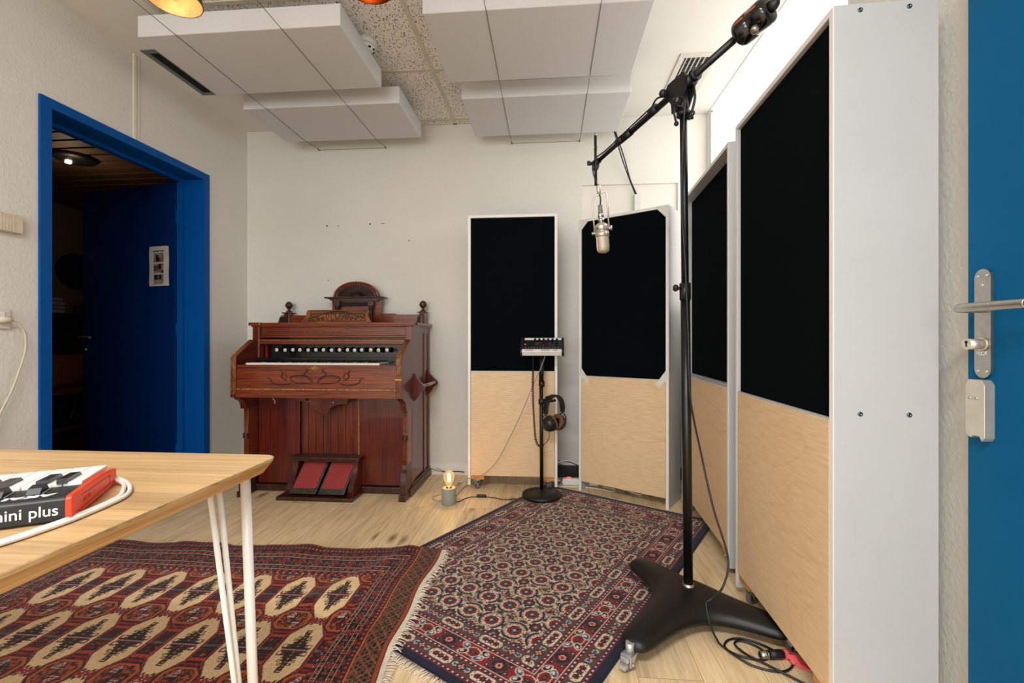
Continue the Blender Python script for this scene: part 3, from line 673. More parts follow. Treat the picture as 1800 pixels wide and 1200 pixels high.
# case sides
for s, nm in ((1, 'right'), (-1, 'left')):
    xo = XB if s > 0 else XA; xi = xo - s * .028
    a, b = min(xo - s * .006, xi), max(xo - s * .006, xi)
    m = MB(); m.box((a, .02, .05), (b, YBK, 1.075)); side = m.build('side_panel', 'mahogany', og)
    m = MB()      # front post, back stile
    a, b = min(xo, xo - s * .045), max(xo, xo - s * .045)
    m.box((a, 0, .05), (b, .05, 1.075), bevel=.002)
    a2, b2 = min(xo, xo - s * .012), max(xo, xo - s * .012)
    m.box((a2, .285, .05), (b2, .325, 1.075), bevel=.002); m.box((a2, YBK - .03, .05), (b2, YBK, 1.075), bevel=.002); a4, b4 = min(xo - s * .0008, xo - s * .012), max(xo - s * .0008, xo - s * .012); m.box((a4, .049, 1.03), (b4, YBK - .001, 1.0745))
    m.build('case_post', 'mahogany', og)
    # key desk cheek with slanted top and bracket below
    prof = [(-.21, .632), (-.21, .872), (-.20, .885), (-.035, .985), (.02, .985), (.02, .55), (-.118, .55), (-.122, .575), (-.13, .592), (-.145, .606), (-.165, .612), (-.178, .622), (-.19, .632)]
    a, b = min(xo, xo - s * .036), max(xo, xo - s * .036)
    m = MB(); m.prism(prof, a, b, 'YZ'); ck_ = m.build('key_cheek', 'mahogany_red', og); bv = ck_.modifiers.new('b', 'BEVEL'); bv.width = .002; bv.segments = 2
    m = MB()      # reeded worn edges along the cheek front
    for k in range(4):
        x = a + .0055 + k * .0083
        m.tube([(x, -.2105, .65), (x, -.2105, .868), (x, -.2, .886), (x, -.04, .983)], .0022, 6)
    m.build('reeded_edge', 'worn_edge', ck_)
    m = MB(); m.box((a - .001, -.2125, .742), (b + .001, -.205, .75)); m.build('gilt_band', 'brass', ck_)
    # lower pillar with turned ring and foot
    m = MB(); m.box((a + .004, -.092, .12), (b - .002, .03, .6), bevel=.002)
    for k in range(3): m.cyl((a + .011 + k * .009, -.093, .15), (a + .011 + k * .009, -.093, .545), .003, seg=8)
    pil = m.build('lower_pillar', 'mahogany_h', og)
    m = MB(); xm = (a + b) / 2
    for dz in (-.011, 0, .011): m.torus((xm, -.088, .375 + dz), (0, 0, 1), .013, .007, 18, 8)
    m.build('turned_ring', 'mahogany_dark', pil)
    m = MB(); m.prism([(.03, .035), (-.135, .035), (-.138, .10), (-.128, .115), (-.118, .165), (-.10, .185), (-.096, .21), (.03, .21)], a + .002, b, 'YZ')
    m.box((a - .004, -.148, 0), (b + .004, .03, .036), bevel=.003); m.build('foot', 'mahogany_dark', og)
    # base moulding on the side
    a3, b3 = min(xo - s * .02, xo + s * .014), max(xo - s * .02, xo + s * .014)
    m = MB(); m.box((a3, -.06, .002), (b3, YBK, .05), bevel=.006); m.box((min(xo, xo + s * .006), -.02, .05), (max(xo, xo + s * .006), YBK, .066), bevel=.003); m.build('base_moulding', 'mahogany_dark', og)
ob('back_board', 'mahogany_dark', [((XA + .02, YBK - .02, .05), (XB - .02, YBK - .002, 1.075))])
# top slab with break-outs over the posts
m = MB(); m.box((XA - .018, .012, 1.077), (XB + .018, YBK + .005, 1.096), bevel=.004)
for s in (1, -1):
    xo = XB if s > 0 else XA; a, b = min(xo + s * .018, xo - s * .062), max(xo + s * .018, xo - s * .062)
    m.box((a, -.018, 1.0762), (b, .06, 1.0968), bevel=.004)
m.box((XA - .008, -.005, 1.068), (XB + .008, YBK, 1.078), bevel=.003); m.build('top_slab', 'mahogany_h', og)
# front: engraved frieze, ledges, folded fall board
ob('frieze_panel', 'mahogany_h', [((XA + .044, .028, 1.012), (XB - .044, .05, 1.07))])
ob('frieze_ledge', 'mahogany_h', [((XA + .044, .005, .997), (XB - .044, .05, 1.012))], bevel=.004)
ob('shadow_gap', 'black_lacquer', [((XA + .044, .03, .985), (XB - .044, .05, .998))])
ob('fall_board', 'mahogany_h', [((XA + .044, .0, .953), (XB - .044, .05, .984))], bevel=.005)
m = MB(); m.box((XA + .046, -.0015, .9805), (XB - .046, .004, .9845)); m.build('worn_trim', 'worn_edge', og)
# faint engraved script scrolls on the frieze
m = MB()
def curl(x, z, s, fl=1):
    return spline([(x, .0275, z), (x + .006 * s * fl, .0275, z + .012 * s), (x + .013 * s * fl, .0275, z + .02 * s), (x + .010 * s * fl, .0275, z + .026 * s), (x + .004 * s * fl, .0275, z + .02 * s), (x + .014 * s * fl, .0275, z + .004 * s), (x + .022 * s * fl, .0275, z + .006 * s)], 5)
for i, x in enumerate((-.20, -.165, -.11, -.05, -.035, -.02, .01, .05, .065, .12)): m.tube(curl(x, 1.026 + .003 * (i % 2), 1.1 if i in (2, 3, 4, 9) else .7), .0006, 5)
m.build('engraved_script', 'worn_edge', og)
# stop board with fifteen stop knobs
m = MB(); m.box((XA + .044, .09, .86), (XB - .044, .105, .955)); m.box((XA + .04, .06, .952), (XB - .04, .11, .958)); stopb = m.build('stop_board', 'black_lacquer', og)
for s in (1, -1):
    xo = (XB - .046) if s > 0 else (XA + .046)
    m = MB(); m.box((xo - .002, .07, .862), (xo + .004, .092, .955)); m.build('felt_strip', 'red_felt' if s < 0 else 'mahogany_red', og)
kx = [-1.776, -1.719, -1.666, -1.618, -1.562, -1.51, -1.459, -1.404, -1.351, -1.297, -1.25, -1.203, -1.143, -1.092, -1.036]
knob0 = None
for i, x in enumerate(kx):
    lx = (x - OX) * 1.0
    if knob0 is None:
        m = MB(); m.lathe([(0, 0), (.018, 0), (.018, .006), (.008, .01), (.008, .06), (.0115, .066), (.0125, .076), (.0125, .086), (.011, .088), (0, .088)], 20, Matrix.Rotation(PI / 2, 4, 'X')); kb = m.build('stop_knob', 'black_lacquer', og)
        m = MB(); m.lathe([(0, .086), (.0118, .087), (.0112, .0905), (.0095, .0915), (0, .092)], 20, Matrix.Rotation(PI / 2, 4, 'X')); kf = m.build('knob_face', 'porcelain', kb)
        m = MB(); m.box((-.008, -.0926, .0008), (.008, -.0918, .0032)); m.box((-.007, -.0926, -.0035), (.007, -.0918, -.0012)); kt = m.build('stop_name', 'ink_grey', kb)
        knob0 = kb; kb.location = (lx, .092, .918)
    else:
        kb = knob0.copy(); COL.objects.link(kb); kb.parent = og; kb.location = (lx, .092, .918 - (.0015 if i % 3 == 1 else 0))
        for ch in list(knob0.children):
            c = ch.copy(); COL.objects.link(c); c.parent = kb
            if ch.name.startswith('stop_name') and i in (1, 8, 13): c.data = ch.data.copy(); c.data.materials.clear(); c.data.materials.append(M['ink_red'])
# key slip, keyboard
kb_ = ob('key_bed', 'black_lacquer', [((XA + .037, -.19, .79), (XB - .037, .09, .822)), ((XA + .04, -.02, .82), (XB - .04, .095, .868)), ((XA + .04, -.195, .82), (-.455, -.02, .836)), ((.395, -.195, .82), (XB - .04, -.02, .836))])
kx0, kx1, nk = -.452, .392, 36
kw = (kx1 - kx0) / nk
m = MB(); m.box((.0005, -.185, .822), (kw - .0007, -.02, .842), bevel=.001); m.box((.0005, -.188, .838), (kw - .0007, -.18, .843)); wk = m.build('white_key', 'ivory', kb_)
m = MB(); m.prism([(-.125, .842), (-.118, .853), (-.02, .853), (-.02, .842)], -.0055, .0055, 'YZ'); bk = m.build('black_key', 'ebony', kb_)
for i in range(nk):
    o = wk if i == 0 else wk.copy()
    if i: COL.objects.link(o); o.parent = kb_
    o.location = (kx0 + i * kw, 0, -.001 if i % 5 == 3 else 0)
first = True
for i in range(nk - 1):
    if (i + 0) % 7 in (0, 1, 3, 4, 5):
        o = bk if first else bk.copy()
        if not first: COL.objects.link(o); o.parent = kb_
        first = False
        o.location = (kx0 + (i + 1) * kw, 0, 0)
ks = MB(); ks.box((XA + .036, -.203, .632), (XB - .036, -.186, .831), bevel=.002); ks.box((XA + .036, -.2, .63), (XB - .036, .02, .645)); slip = ks.build('key_slip_board', 'mahogany_h', og)
m = MB(); m.box((XA + .036, -.2062, .679), (XB - .036, -.2, .687), bevel=.0015); m.build('beaded_moulding', 'worn_edge', slip)
m = MB(); m.box((XA + .036, -.206, .632), (XB - .036, -.2, .678), bevel=.002); m.build('lower_rail', 'mahogany_h', slip)
# carved whiplash tulip ornament
m = MB()
def carve(pts, r0=.0035):
    pp = spline([(x, -.2035, z) for x, z in pts], 8); n = len(pp)
    m.tube(pp, [r0 * (.35 + .65 * math.sin(PI * (k + .5) / n)) for k in range(n)], 6)
zc = .712
for s in (1, -1):
    carve([(s * .012, zc + .01), (s * .03, zc + .04), (s * .07, zc + .062), (s * .045, zc + .085), (s * .05, zc + .092), (s * .062, zc + .098)])
    carve([(s * .015, zc + .008), (s * .06, zc + .05), (s * .12, zc + .054), (s * .155, zc + .04), (s * .14, zc + .02), (s * .11, zc + .012)], .004)
    carve([(s * .03, zc + .006), (s * .07, zc + .009), (s * .12, zc + .007)], .0035)
    carve([(s * .145, zc + .018), (s * .165, zc + .004), (s * .21, zc - .001), (s * .25, zc + .004), (s * .272, zc + .012), (s * .285, zc + .036), (s * .305, zc + .042)], .004)
    carve([(s * .175, zc + .022), (s * .20, zc + .035), (s * .212, zc + .052), (s * .205, zc + .066), (s * .218, zc + .084), (s * .222, zc + .092)], .0042)
    carve([(s * .19, zc + .03), (s * .178, zc + .05), (s * .19, zc + .07), (s * .204, zc + .066)], .0028)
m.build('carved_ornament', 'carve_line', slip)
m = MB(); m.prism([(-.03, zc + .1), (-.012, zc + .106), (0, zc + .114), (.012, zc + .106), (.03, zc + .1), (.012, zc + .094), (0, zc + .086), (-.012, zc + .094)], -.2055, -.203, 'XZ'); esc = m.build('keyhole_plate', 'brass', slip)
m = MB(); m.cyl((0, -.2062, zc + .102), (0, -.205, zc + .102), .003, seg=10); m.box((-.0015, -.2062, zc + .093), (.0015, -.205, zc + .101)); m.build('keyhole', 'vent_dark', esc)
# lower front
ob('lower_panel', 'mahogany_red', [((XA + .035, .0, .05), (-.212, .014, .632))]); ob('lower_panel', 'mahogany_red', [((.188, .0, .05), (XB - .035, .014, .632))])
m = MB()
for k in range(8):
    x = -.212 + k * .05
    m.box((x + .0012, .018, .24), (x + .0488, .03, .632), bevel=.002)
m.box((-.215, .024, .05), (.19, .034, .632)); m.build('centre_boards', 'mahogany', og)
ob('centre_frame', 'worn_edge', [((.181, -.002, .24), (.188, .012, .632))], bevel=.001)
ob('front_plinth', 'mahogany_dark', [((XA + .02, -.02, .004), (-.235, .012, .045))], bevel=.005); ob('front_plinth', 'mahogany_dark', [((.21, -.02, .004), (XB - .02, .012, .045))], bevel=.005)
# knee levers hanging below the key desk
for nm, mt, pf in (('knee_lever', 'mahogany_h', [(-.21, .632), (-.21, .594), (-.13, .590), (-.108, .576), (-.096, .548), (-.062, .535), (-.038, .556), (-.036, .60), (-.045, .632)]),
                   ('knee_lever', 'mahogany_red', [(-.026, .612), (-.026, .586), (-.05, .540), (-.042, .517), (.018, .515), (.032, .55), (.07, .573), (.148, .580), (.155, .628), (.0, .628)])):
    m = MB(); m.prism(pf, -.06 if mt == 'mahogany_h' else -.085, -.046 if mt == 'mahogany_h' else -.07, 'XZ'); lv = m.build(nm, mt, og); b = lv.modifiers.new('b', 'BEVEL'); b.width = .002; b.limit_method = 'ANGLE'
m = MB(); m.cyl((-.128, -.0615, .608), (-.128, -.059, .608), .013, seg=20); m.build('lever_hole', 'vent_dark', og)
m = MB(); m.box((-.305, -.10, .619), (-.255, -.06, .631)); m.build('felt_block', 'red_felt', og)
m = MB(); m.tube(spline([(-.315, -.12, .632), (-.317, -.122, .615), (-.305, -.12, .60), (-.311, -.12, .583)], 6), .0022, 6); m.tube([(.062, -.088, .60), (.062, -.096, .595), (.062, -.098, .586)], .003, 6); m.build('loose_string', 'cable_cream', og)
# pedal box
m = MB(); m.box((-.262, -.182, .0), (.222, .02, .024), bevel=.004); pbx = m.build('pedal_platform', 'mahogany_dark', og)
ob('pedal_shelf', 'mahogany_dark', [((-.232, -.082, .226), (.222, .025, .244)), ((-.222, -.074, .216), (.212, .025, .227))], bevel=.004)
for xa in (-.222, .172):
    m = MB(); m.prism([(.02, .022), (-.135, .022), (-.14, .045), (-.132, .075), (-.105, .11), (-.08, .145), (-.066, .18), (-.064, .216), (.02, .216)], xa, xa + .036, 'YZ'); cb = m.build('scroll_bracket', 'mahogany_red', og); b = cb.modifiers.new('b', 'BEVEL'); b.width = .002; b.limit_method = 'ANGLE'
    m = MB()
    for k in range(4):
        x = xa + .0055 + k * .0083
        m.tube(spline([(x, -.1345, .03), (x, -.1405, .048), (x, -.132, .076), (x, -.105, .111), (x, -.08, .146), (x, -.066, .18), (x, -.064, .212)], 4), .0026, 6)
    m.build('reeded_edge', 'mahogany_dark', cb)
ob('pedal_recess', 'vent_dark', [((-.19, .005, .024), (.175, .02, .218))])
for i, xa in enumerate((-.178, .003)):
    wd = .168
    tilt = math.atan2(.185, .145)
    PM = Matrix.Translation((xa - .012, -.152, .032)) @ Matrix(((1, .16, 0, 0), (0, 1, 0, 0), (0, 0, 1, 0), (0, 0, 0, 1))) @ Matrix.Rotation(math.atan2(.172, .145), 4, 'X')
    L = .222
    m = MB(); m.box((0, 0, 0), (wd, L, .012), PM, bevel=.005); ped = m.build('pedal', 'iron', og)
    m = MB(); m.box((.012, .034, .011), (wd - .012, L - .012, .0145), PM, bevel=.001); m.build('carpet_insert', 'pedal_carpet', ped)
    m = MB()
    for k in range(5):
        m.torus(PM @ Vector((.035 + k * .023, .02, .012)), PM.to_3x3() @ Vector((0, 0, 1)), .007, .0018, 14, 6)
    m.tube([PM @ Vector(q) for q in ((.008, .005, .0125), (wd - .008, .005, .0125), (wd - .008, .035, .0125), (.008, .035, .0125))], .0016, 6, closed=True)
    m.build('cast_scrollwork', 'iron', ped)
# gallery on top
GZ = 1.096
m = MB(); m.prism([(-.50, GZ), (-.50, GZ + .068), (-.16, GZ + .068), (-.15, GZ + .078), (.21, GZ + .078), (.3, GZ + .078), (.31, GZ + .07), (.50, GZ + .07), (.50, GZ)], .36, .378, 'XZ'); m.build('gallery_rail', 'mahogany_h', og)
for s in (1, -1):
    xo = s * .503
    m = MB(); m.box((xo - .02, .335, GZ), (xo + .02, .40, GZ + .08), bevel=.002); m.box((xo - .032, .325, GZ + .08), (xo + .032, .41, GZ + .088), bevel=.003)
    pst = m.build('gallery_post', 'mahogany', og)
    m = MB(); m.prism([(.335, GZ), (.24, GZ), (.255, GZ + .018), (.27, GZ + .05), (.30, GZ + .066), (.335, GZ + .075)], xo - .012, xo + .012, 'YZ'); m.build('gallery_bracket', 'mahogany_dark', og)
    m = MB(); m.lathe([(0, 0), (.024, 0), (.022, .008), (.01, .018), (.009, .026), (.018, .034), (.0265, .05), (.0265, .058), (.018, .074), (.006, .082), (0, .083)], 24, Matrix.Translation((xo, .368, GZ + .087))); m.build('turned_finial', 'mahogany_dark', og)
# arched pediment
cx = .012
m = MB()
m.box((cx - .175, .345, GZ), (cx + .185, .37, GZ + .185)); m.build('pediment_board', 'mahogany_h', og)
m = MB(); m.box((cx - .22, .31, GZ + .186), (cx + .22, .40, GZ + .196), bevel=.003); m.prism([(cx - .165, GZ + .165), (cx - .2, GZ + .186), (cx + .2, GZ + .186), (cx + .165, GZ + .165)], .325, .395, 'XZ'); m.build('pediment_cornice', 'mahogany_dark', og)
arc = [(cx + .168 * math.cos(PI * k / 32), GZ + .196 + .112 * math.sin(PI * k / 32)) for k in range(33)]
m = MB(); m.prism(arc, .355, .385, 'XZ'); m.build('arched_crest', 'mahogany_dark', og)
m = MB()
for rr, th in ((1.0, .008), (.90, .005)):
    m.tube([(cx + (.163 * rr) * math.cos(PI * k / 32), .352, GZ + .196 + (.107 * rr) * math.sin(PI * k / 32)) for k in range(33)], th, 8)
m.build('arch_moulding', 'mahogany_h', og)
m = MB()
for k in range(1, 24):
    a = PI * k / 24; m.tube([(cx + .03 * math.cos(a), .353, GZ + .20 + .02 * math.sin(a)), (cx + .132 * math.cos(a), .353, GZ + .20 + .082 * math.sin(a))], [.0015, .004], 6)
m.sphere((cx, .353, GZ + .202), .022, 16, 10, (1, .4, .8)); m.build('carved_fan', 'carve_line', og)
m = MB(); m.box((cx - .11, .338, GZ + .13), (cx + .09, .346, GZ + .158)); m.build('pediment_niche', 'vent_dark', og)
for s in (-1, 1):
    xo = cx + s * .125
    m = MB(); m.box((xo - .022, .305, GZ + .128), (xo + .022, .345, GZ + .166), bevel=.003)
    m.lathe([(.013, 0), (.013, .012), (.008, .018), (.011, .03), (.014, .055), (.009, .075), (.013, .082), (.008, .09), (.015, .10), (.018, .128)], 18, Matrix.Translation((xo, .322, GZ))); m.build('turned_column', 'mahogany_dark', og)
# carved music desk board
m = MB()
DM = Matrix.Translation((0, .10, GZ + .002)) @ Matrix.Rotation(-.28, 4, 'X')
pf = [(-.265, 0), (-.262, .012), (-.245, .03), (-.232, .055), (-.235, .075), (-.228, .092), (.195, .092), (.199, .075), (.196, .055), (.208, .03), (.222, .012), (.225, 0)]
m.prism(pf, 0, .014, 'XZ', DM); dk = m.build('music_desk', 'carved', og); b = dk.modifiers.new('b', 'BEVEL'); b.width = .0025; b.limit_method = 'ANGLE'
m = MB()
def dl(pts, r=.0022): m.tube(spline([DM @ Vector((x, -.001, z)) for x, z in pts], 6), r, 6)
dl([(-.21, .012), (.185, .012)], .002); dl([(-.205, .083), (.18, .083)], .002); dl([(-.21, .012), (-.2, .05), (-.205, .083)], .002); dl([(.185, .012), (.175, .05), (.18, .083)], .002)
for s in (1, -1):
    q = -.012
    for k in range(5):
        x = q + s * (.025 + k * .034); h = .045 + .018 * math.cos(k * 1.3)
        dl([(x, .018), (x + s * .014, .03), (x + s * .02, h), (x + s * .006, h + .012), (x - s * .002, h - .004), (x + s * .008, h - .012)], .0024)
        dl([(x + s * .004, .07), (x + s * .02, .06), (x + s * .03, .072)], .002)
    dl([(q, .02), (q + s * .015, .05), (q + s * .012, .074), (q, .078)], .003)
dl([(-.20, .028), (-.1, .066), (-.012, .08), (.08, .066), (.175, .028)], .0026)
m.build('carved_vine', 'carve_line', dk)
# side rail with two scroll brackets and a rod
for y in (.045, .375):
    m = MB(); m.prism([(XB - .008, .775), (XB + .008, .765), (XB + .018, .742), (XB + .034, .725), (XB + .05, .708), (XB + .072, .688), (XB + .074, .672), (XB + .06, .655), (XB + .045, .648), (XB + .03, .618), (XB + .012, .595), (XB - .008, .58)], y - .008, y + .008, 'XZ'); sb = m.build('side_bracket', 'mahogany_red', og); b = sb.modifiers.new('b', 'BEVEL'); b.width = .003; b.segments = 2; b.limit_method = 'ANGLE'
m = MB(); m.cyl((XB + .055, .04, .682), (XB + .055, .385, .682), .011, seg=18); m.build('side_rod', 'steel', og)
# ------------------------------------------------------------------ acoustic panels (local: x across the front, front at y=0, depth towards +y)
def caster(parent, x, y, ztop, yaw=0.0, wheel='rubber_grey'):
    """small swivel caster standing on the floor at local (x, y)"""
    Rm = Matrix.Translation((x, y, 0)) @ Matrix.Rotation(yaw, 4, 'Z')
    m = MB(); r = .026
    m.box((-.02, -.02, ztop - .004), (.02, .02, ztop), Rm); m.lathe([(0, ztop - .004), (.014, ztop - .004), (.014, ztop - .012), (0, ztop - .012)], 16, Rm)
    for s in (-1, 1):
        m.prism([(-.012, ztop - .01), (.016, ztop - .01), (.022, r + .006), (.016, r - .008), (.008, r - .006)], s * .0125 - .0012, s * .0125 + .0012, 'YZ', Rm)
    fk = m.build('caster', 'zinc', parent)
    WM = Rm @ Matrix.Translation((0, .013, r)) @ Matrix.Rotation(PI / 2, 4, 'Y')
    m = MB(); m.lathe([(.012, -.009), (r - .003, -.009), (r, -.006), (r, .006), (r - .003, .009), (.012, .009)], 28, WM, closed=True); m.build('wheel', wheel, fk)
    m = MB(); m.lathe([(0, -.0085), (.013, -.0085), (.013, .0085), (0, .0085)], 20, WM); m.lathe([(0, -.015), (.004, -.015), (.004, .015), (0, .015)], 12, WM); m.build('hub', 'black_plastic', fk)
def panel(label, loc, rz, W, raised, z1, recess=.012, D=.235, casters=True, tape=False, screws=False, gap=.098):
    t = thing('acoustic_panel', label, 'acoustic panel', (loc[0], loc[1], 0), rz, 'rolling acoustic panels')
    b = .018
    m = MB(); m.box((0, 0, raised), (b, D, z1), bevel=.0012); m.box((W - b, 0, raised), (W, D, z1), bevel=.0012); m.box((b, 0, z1 - b), (W - b, D, z1), bevel=.0012)
    m.box((b, .02, z1 - 1.03), (W - b, D - .01, z1 - 1.012)); m.box((b, D - .012, gap), (W - b, D - .004, z1 - b)); m.box((b, .015, gap), (W - b, D - .012, gap + .016))
    fr = m.build('white_frame', 'white_board', t)
    zs = z1 - 1.022
    m = MB(); m.box((.0008, -.0012, raised + .001), (b - .0008, .0008, z1 - .0008)); m.box((W - b + .0008, -.0012, raised + .001), (W - .0008, .0008, z1 - .0008)); m.box((b - .0008, -.0012, z1 - b + .0008), (W - b + .0008, .0008, z1 - .0008)); m.build('lit_edge_strip', 'white_paint', fr)  # added whiter strips: the brighter light on the front edges put into colour
    m = MB(); m.box((b + .001, recess, zs - .005), (W - b - .001, recess + .06, z1 - b - .001), bevel=.004); m.build('fabric_panel', 'felt', t)
    m = MB(); m.box((b + .0015, -.001, gap), (W - b - .0015, .008, zs), bevel=.001); m.build('plywood_panel', 'birch', t)
    m = MB(); m.box((b + .0015, .0, zs), (W - b - .0015, recess + .004, zs + .006)); m.build('pale_ledge', 'white_board', t)
    if casters:
        for x in (.060, W - .060):
            for y in (.036, D - .045):
                m = MB(); m.box((x - .045, y - .03, .070), (x + .045, y + .03, gap + .001)); m.build('caster_block', 'pine', t)
                caster(t, x, y - .008, .070, (.5 if x < .2 else -.6) + y)
    if screws:
        m = MB()
        for z in (z1 - .016, zs + .02):
            for y in (.06, D - .065): m.lathe([(0, 0), (.0058, 0), (.0052, .002), (.0022, .0028), (.0015, .0008), (0, .0008)], 14, Matrix.Translation((0 if screws == 'L' else W, y, z)) @ Matrix.Rotation(-PI / 2 if screws == 'L' else PI / 2, 4, 'Y'))
        m.build('screw', 'dark_zinc', fr)
    if tape:
        for (x, z, sx, sz) in ((0, z1, 1, -1), (W, z1, -1, -1)):
            m = MB(); m.prism([(x, z - .001), (x + sx * .075, z - .001), (x + sx * .066, z - .019), (x + sx * .019, z - .07), (x, z - .078)], -.0022, -.0012, 'XZ'); m.build('corner_tape', 'tape_white', t)
        for (x, sx) in ((0, 1), (W, -1)):
            m = MB(); m.prism([(x - sx * .002, zs + .05), (x - sx * .002, zs + .018), (x + sx * .055, zs - .045), (x + sx * .075, zs - .02), (x + sx * .02, zs + .055)], -.0032, -.0022, 'XZ'); m.build('corner_tape', 'tape_white', t)
    return t
panel('tall black and plywood panel on casters flat against the back wall behind the small mixer', (-.529, 2.945), 0, .583, .035, 1.797)
panel('tall black and plywood panel without casters, white tape on its corners, angled across the corner', (.195, 3.008), -.560, .585, 0.0, 1.767, .006, .225, False, True, False, .062)
def ang(a, b): return math.atan2(b[1] - a[1], b[0] - a[0])
P3a, P3b = (.780, 2.75), (.74, 1.947)
panel('tall black and plywood panel by the window, second from the camera, behind the boom pole', P3a, ang(P3a, P3b), .8040, .037, 1.802, .05, .235, True, False, False)
P4a, P4b = (.717, 1.818), (.697, 1.178)
panel('tallest looking panel nearest the camera, its wide white side facing the viewer', P4a, ang(P4a, P4b), .6403, .037, 1.802, .010, .235, True, False, 'R')

# ------------------------------------------------------------------ table
TZ = .74
tb = thing('table', 'bamboo topped table with slim white hairpin legs at the left edge of the photo', 'table', (-1.36, .51, 0))
TXL, TXR, TYF, TYB = -.82, .797, -.42, .402
def rrect(x0, x1, y0, y1, r, n=8):
    out = []
    for cx_, cy_, a0 in ((x1 - r, y1 - r, 0), (x0 + r, y1 - r, 90), (x0 + r, y0 + r, 180), (x1 - r, y0 + r, 270)):
        for k in range(n + 1):
            a = R(a0 + 90 * k / n); out.append((cx_ + r * math.cos(a), cy_ + r * math.sin(a)))
    return out
def loftrings(m, rings):
    V = [[m.bm.verts.new(p) for p in ring] for ring in rings]; n = len(rings[0])
    for A, B in zip(V, V[1:]):
        for i in range(n): m.bm.faces.new((A[i], A[(i + 1) % n], B[(i + 1) % n], B[i]))
    m.bm.faces.new(V[-1]); m.bm.faces.new(V[0][::-1])
m = MB(); rr = .028
loftrings(m, [[(x, y, TZ - .0012) for x, y in rrect(TXL, TXR, TYF, TYB, rr)], [(x, y, TZ) for x, y in rrect(TXL + .0012, TXR - .0012, TYF + .0012, TYB - .0012, rr)]])
top = m.build('tabletop', 'bamboo', tb)
m = MB(); loftrings(m, [[(x, y, TZ - .0065) for x, y in rrect(TXL + .001, TXR - .001, TYF + .001, TYB - .001, rr)], [(x, y, TZ - .0012) for x, y in rrect(TXL, TXR, TYF, TYB, rr)]]); m.build('edge_band', 'ply_edge', top)
m = MB(); loftrings(m, [[(x, y, TZ - .029) for x, y in rrect(TXL + .016, TXR - .016, TYF + .016, TYB - .016, rr * .7)], [(x, y, TZ - .0065) for x, y in rrect(TXL + .001, TXR - .001, TYF + .001, TYB - .001, rr)]]); m.build('chamfered_underside', 'bamboo_edge', top)
leg0 = None
for (sx, sy) in ((1, 1), (-1, 1), (1, -1), (-1, -1)):
    x = TXR - .040 if sx > 0 else TXL + .040; y = TYB - .052 if sy > 0 else TYF + .052
    m = MB(); z0 = .711; zg = .0155
    tp = Vector((x, y, z0)); ft = Vector((x + sx * .040, y - sy * .018, zg + .003))
    m.tube([tp, ft], .0092, 20); m.lathe([(0, 0), (.0115, 0), (.0115, .003), (0, .003)], 20, Matrix.Translation((x, y, z0 - .003))); m.sphere(ft, .0095, 16, 8)
    lg = m.build('leg', 'white_paint', tb)
    for (dx, dy) in ((.004, -.100), (.004, -.077)):
        m = MB(); a = Vector((x + sx * dx, y + sy * dy, z0)); m.tube([a, ft + Vector((-sx * .004, -sy * .006, .002))], .0048, 14); m.lathe([(0, 0), (.007, 0), (.007, .003), (0, .003)], 16, Matrix.Translation((a.x, a.y, z0 - .003))); m.build('brace_rod', 'white_paint', lg)

# ------------------------------------------------------------------ small keyboard controller on the table; local: x towards its own right end in the photo, y away from the camera
KM = math.atan2(.5, .866)
mk = thing('keyboard_controller', 'small black keyboard controller with red end cheek lying on the table', 'keyboard', (-.632, .553, TZ), math.atan2(.520, .854))
def topz(y): return .034 if y < .0 else .034 - .004 * y / .15
KL = .36
m = MB(); m.prism([(.0, .003), (.0, .030), (.004, .0335), (.055, .0335), (.170, .0205), (.174, .018), (.174, .004), (.170, .003)], -KL, -.004, 'YZ'); body = m.build('body', 'black_plastic', mk)
b = body.modifiers.new('b', 'BEVEL'); b.width = .0015; b.segments = 2; b.limit_method = 'ANGLE'
m = MB(); m.prism([(-.001, .002), (-.001, .031), (.003, .0345), (.056, .0345), (.118, .0335), (.178, .0262), (.178, .004), (.176, .002)], -.005, .0025, 'YZ'); red = m.build('end_cheek', 'red_plastic', mk)
red['label'] = 'red end cheek'
b = red.modifiers.new('b', 'BEVEL'); b.width = .0018; b.segments = 2; b.limit_method = 'ANGLE'
m = MB(); m.tube([(.0026, .03, .026), (.0026, .145, .023), (.0026, .145, .009), (.0026, .02, .008)], .0006, 5, closed=False); m.build('debossed_line', 'red_plastic_dark', red)
text('debossed_lettering', 'AKAI', .009, 'red_plastic_dark', red, frame_matrix((.0026, .034, .0145), (0, 1, 0), (0, 0, 1)), .0002, 'LEFT', .0002, (1.5, 1.0))
text('model_lettering', 'mini plus', .0186, 'print_white', mk, frame_matrix((-.011, -.0004, .0112), (1, 0, 0), (0, 0, 1)), .0002, 'RIGHT', .0001, (.99, 1.06))
text('logo_lettering', 'AKAI', .013, 'print_white', mk, frame_matrix((-.022, .024, .0337), (-1, 0, 0), (0, -1, 0)), .0002, 'LEFT', .0009, (1.7, 1.0))
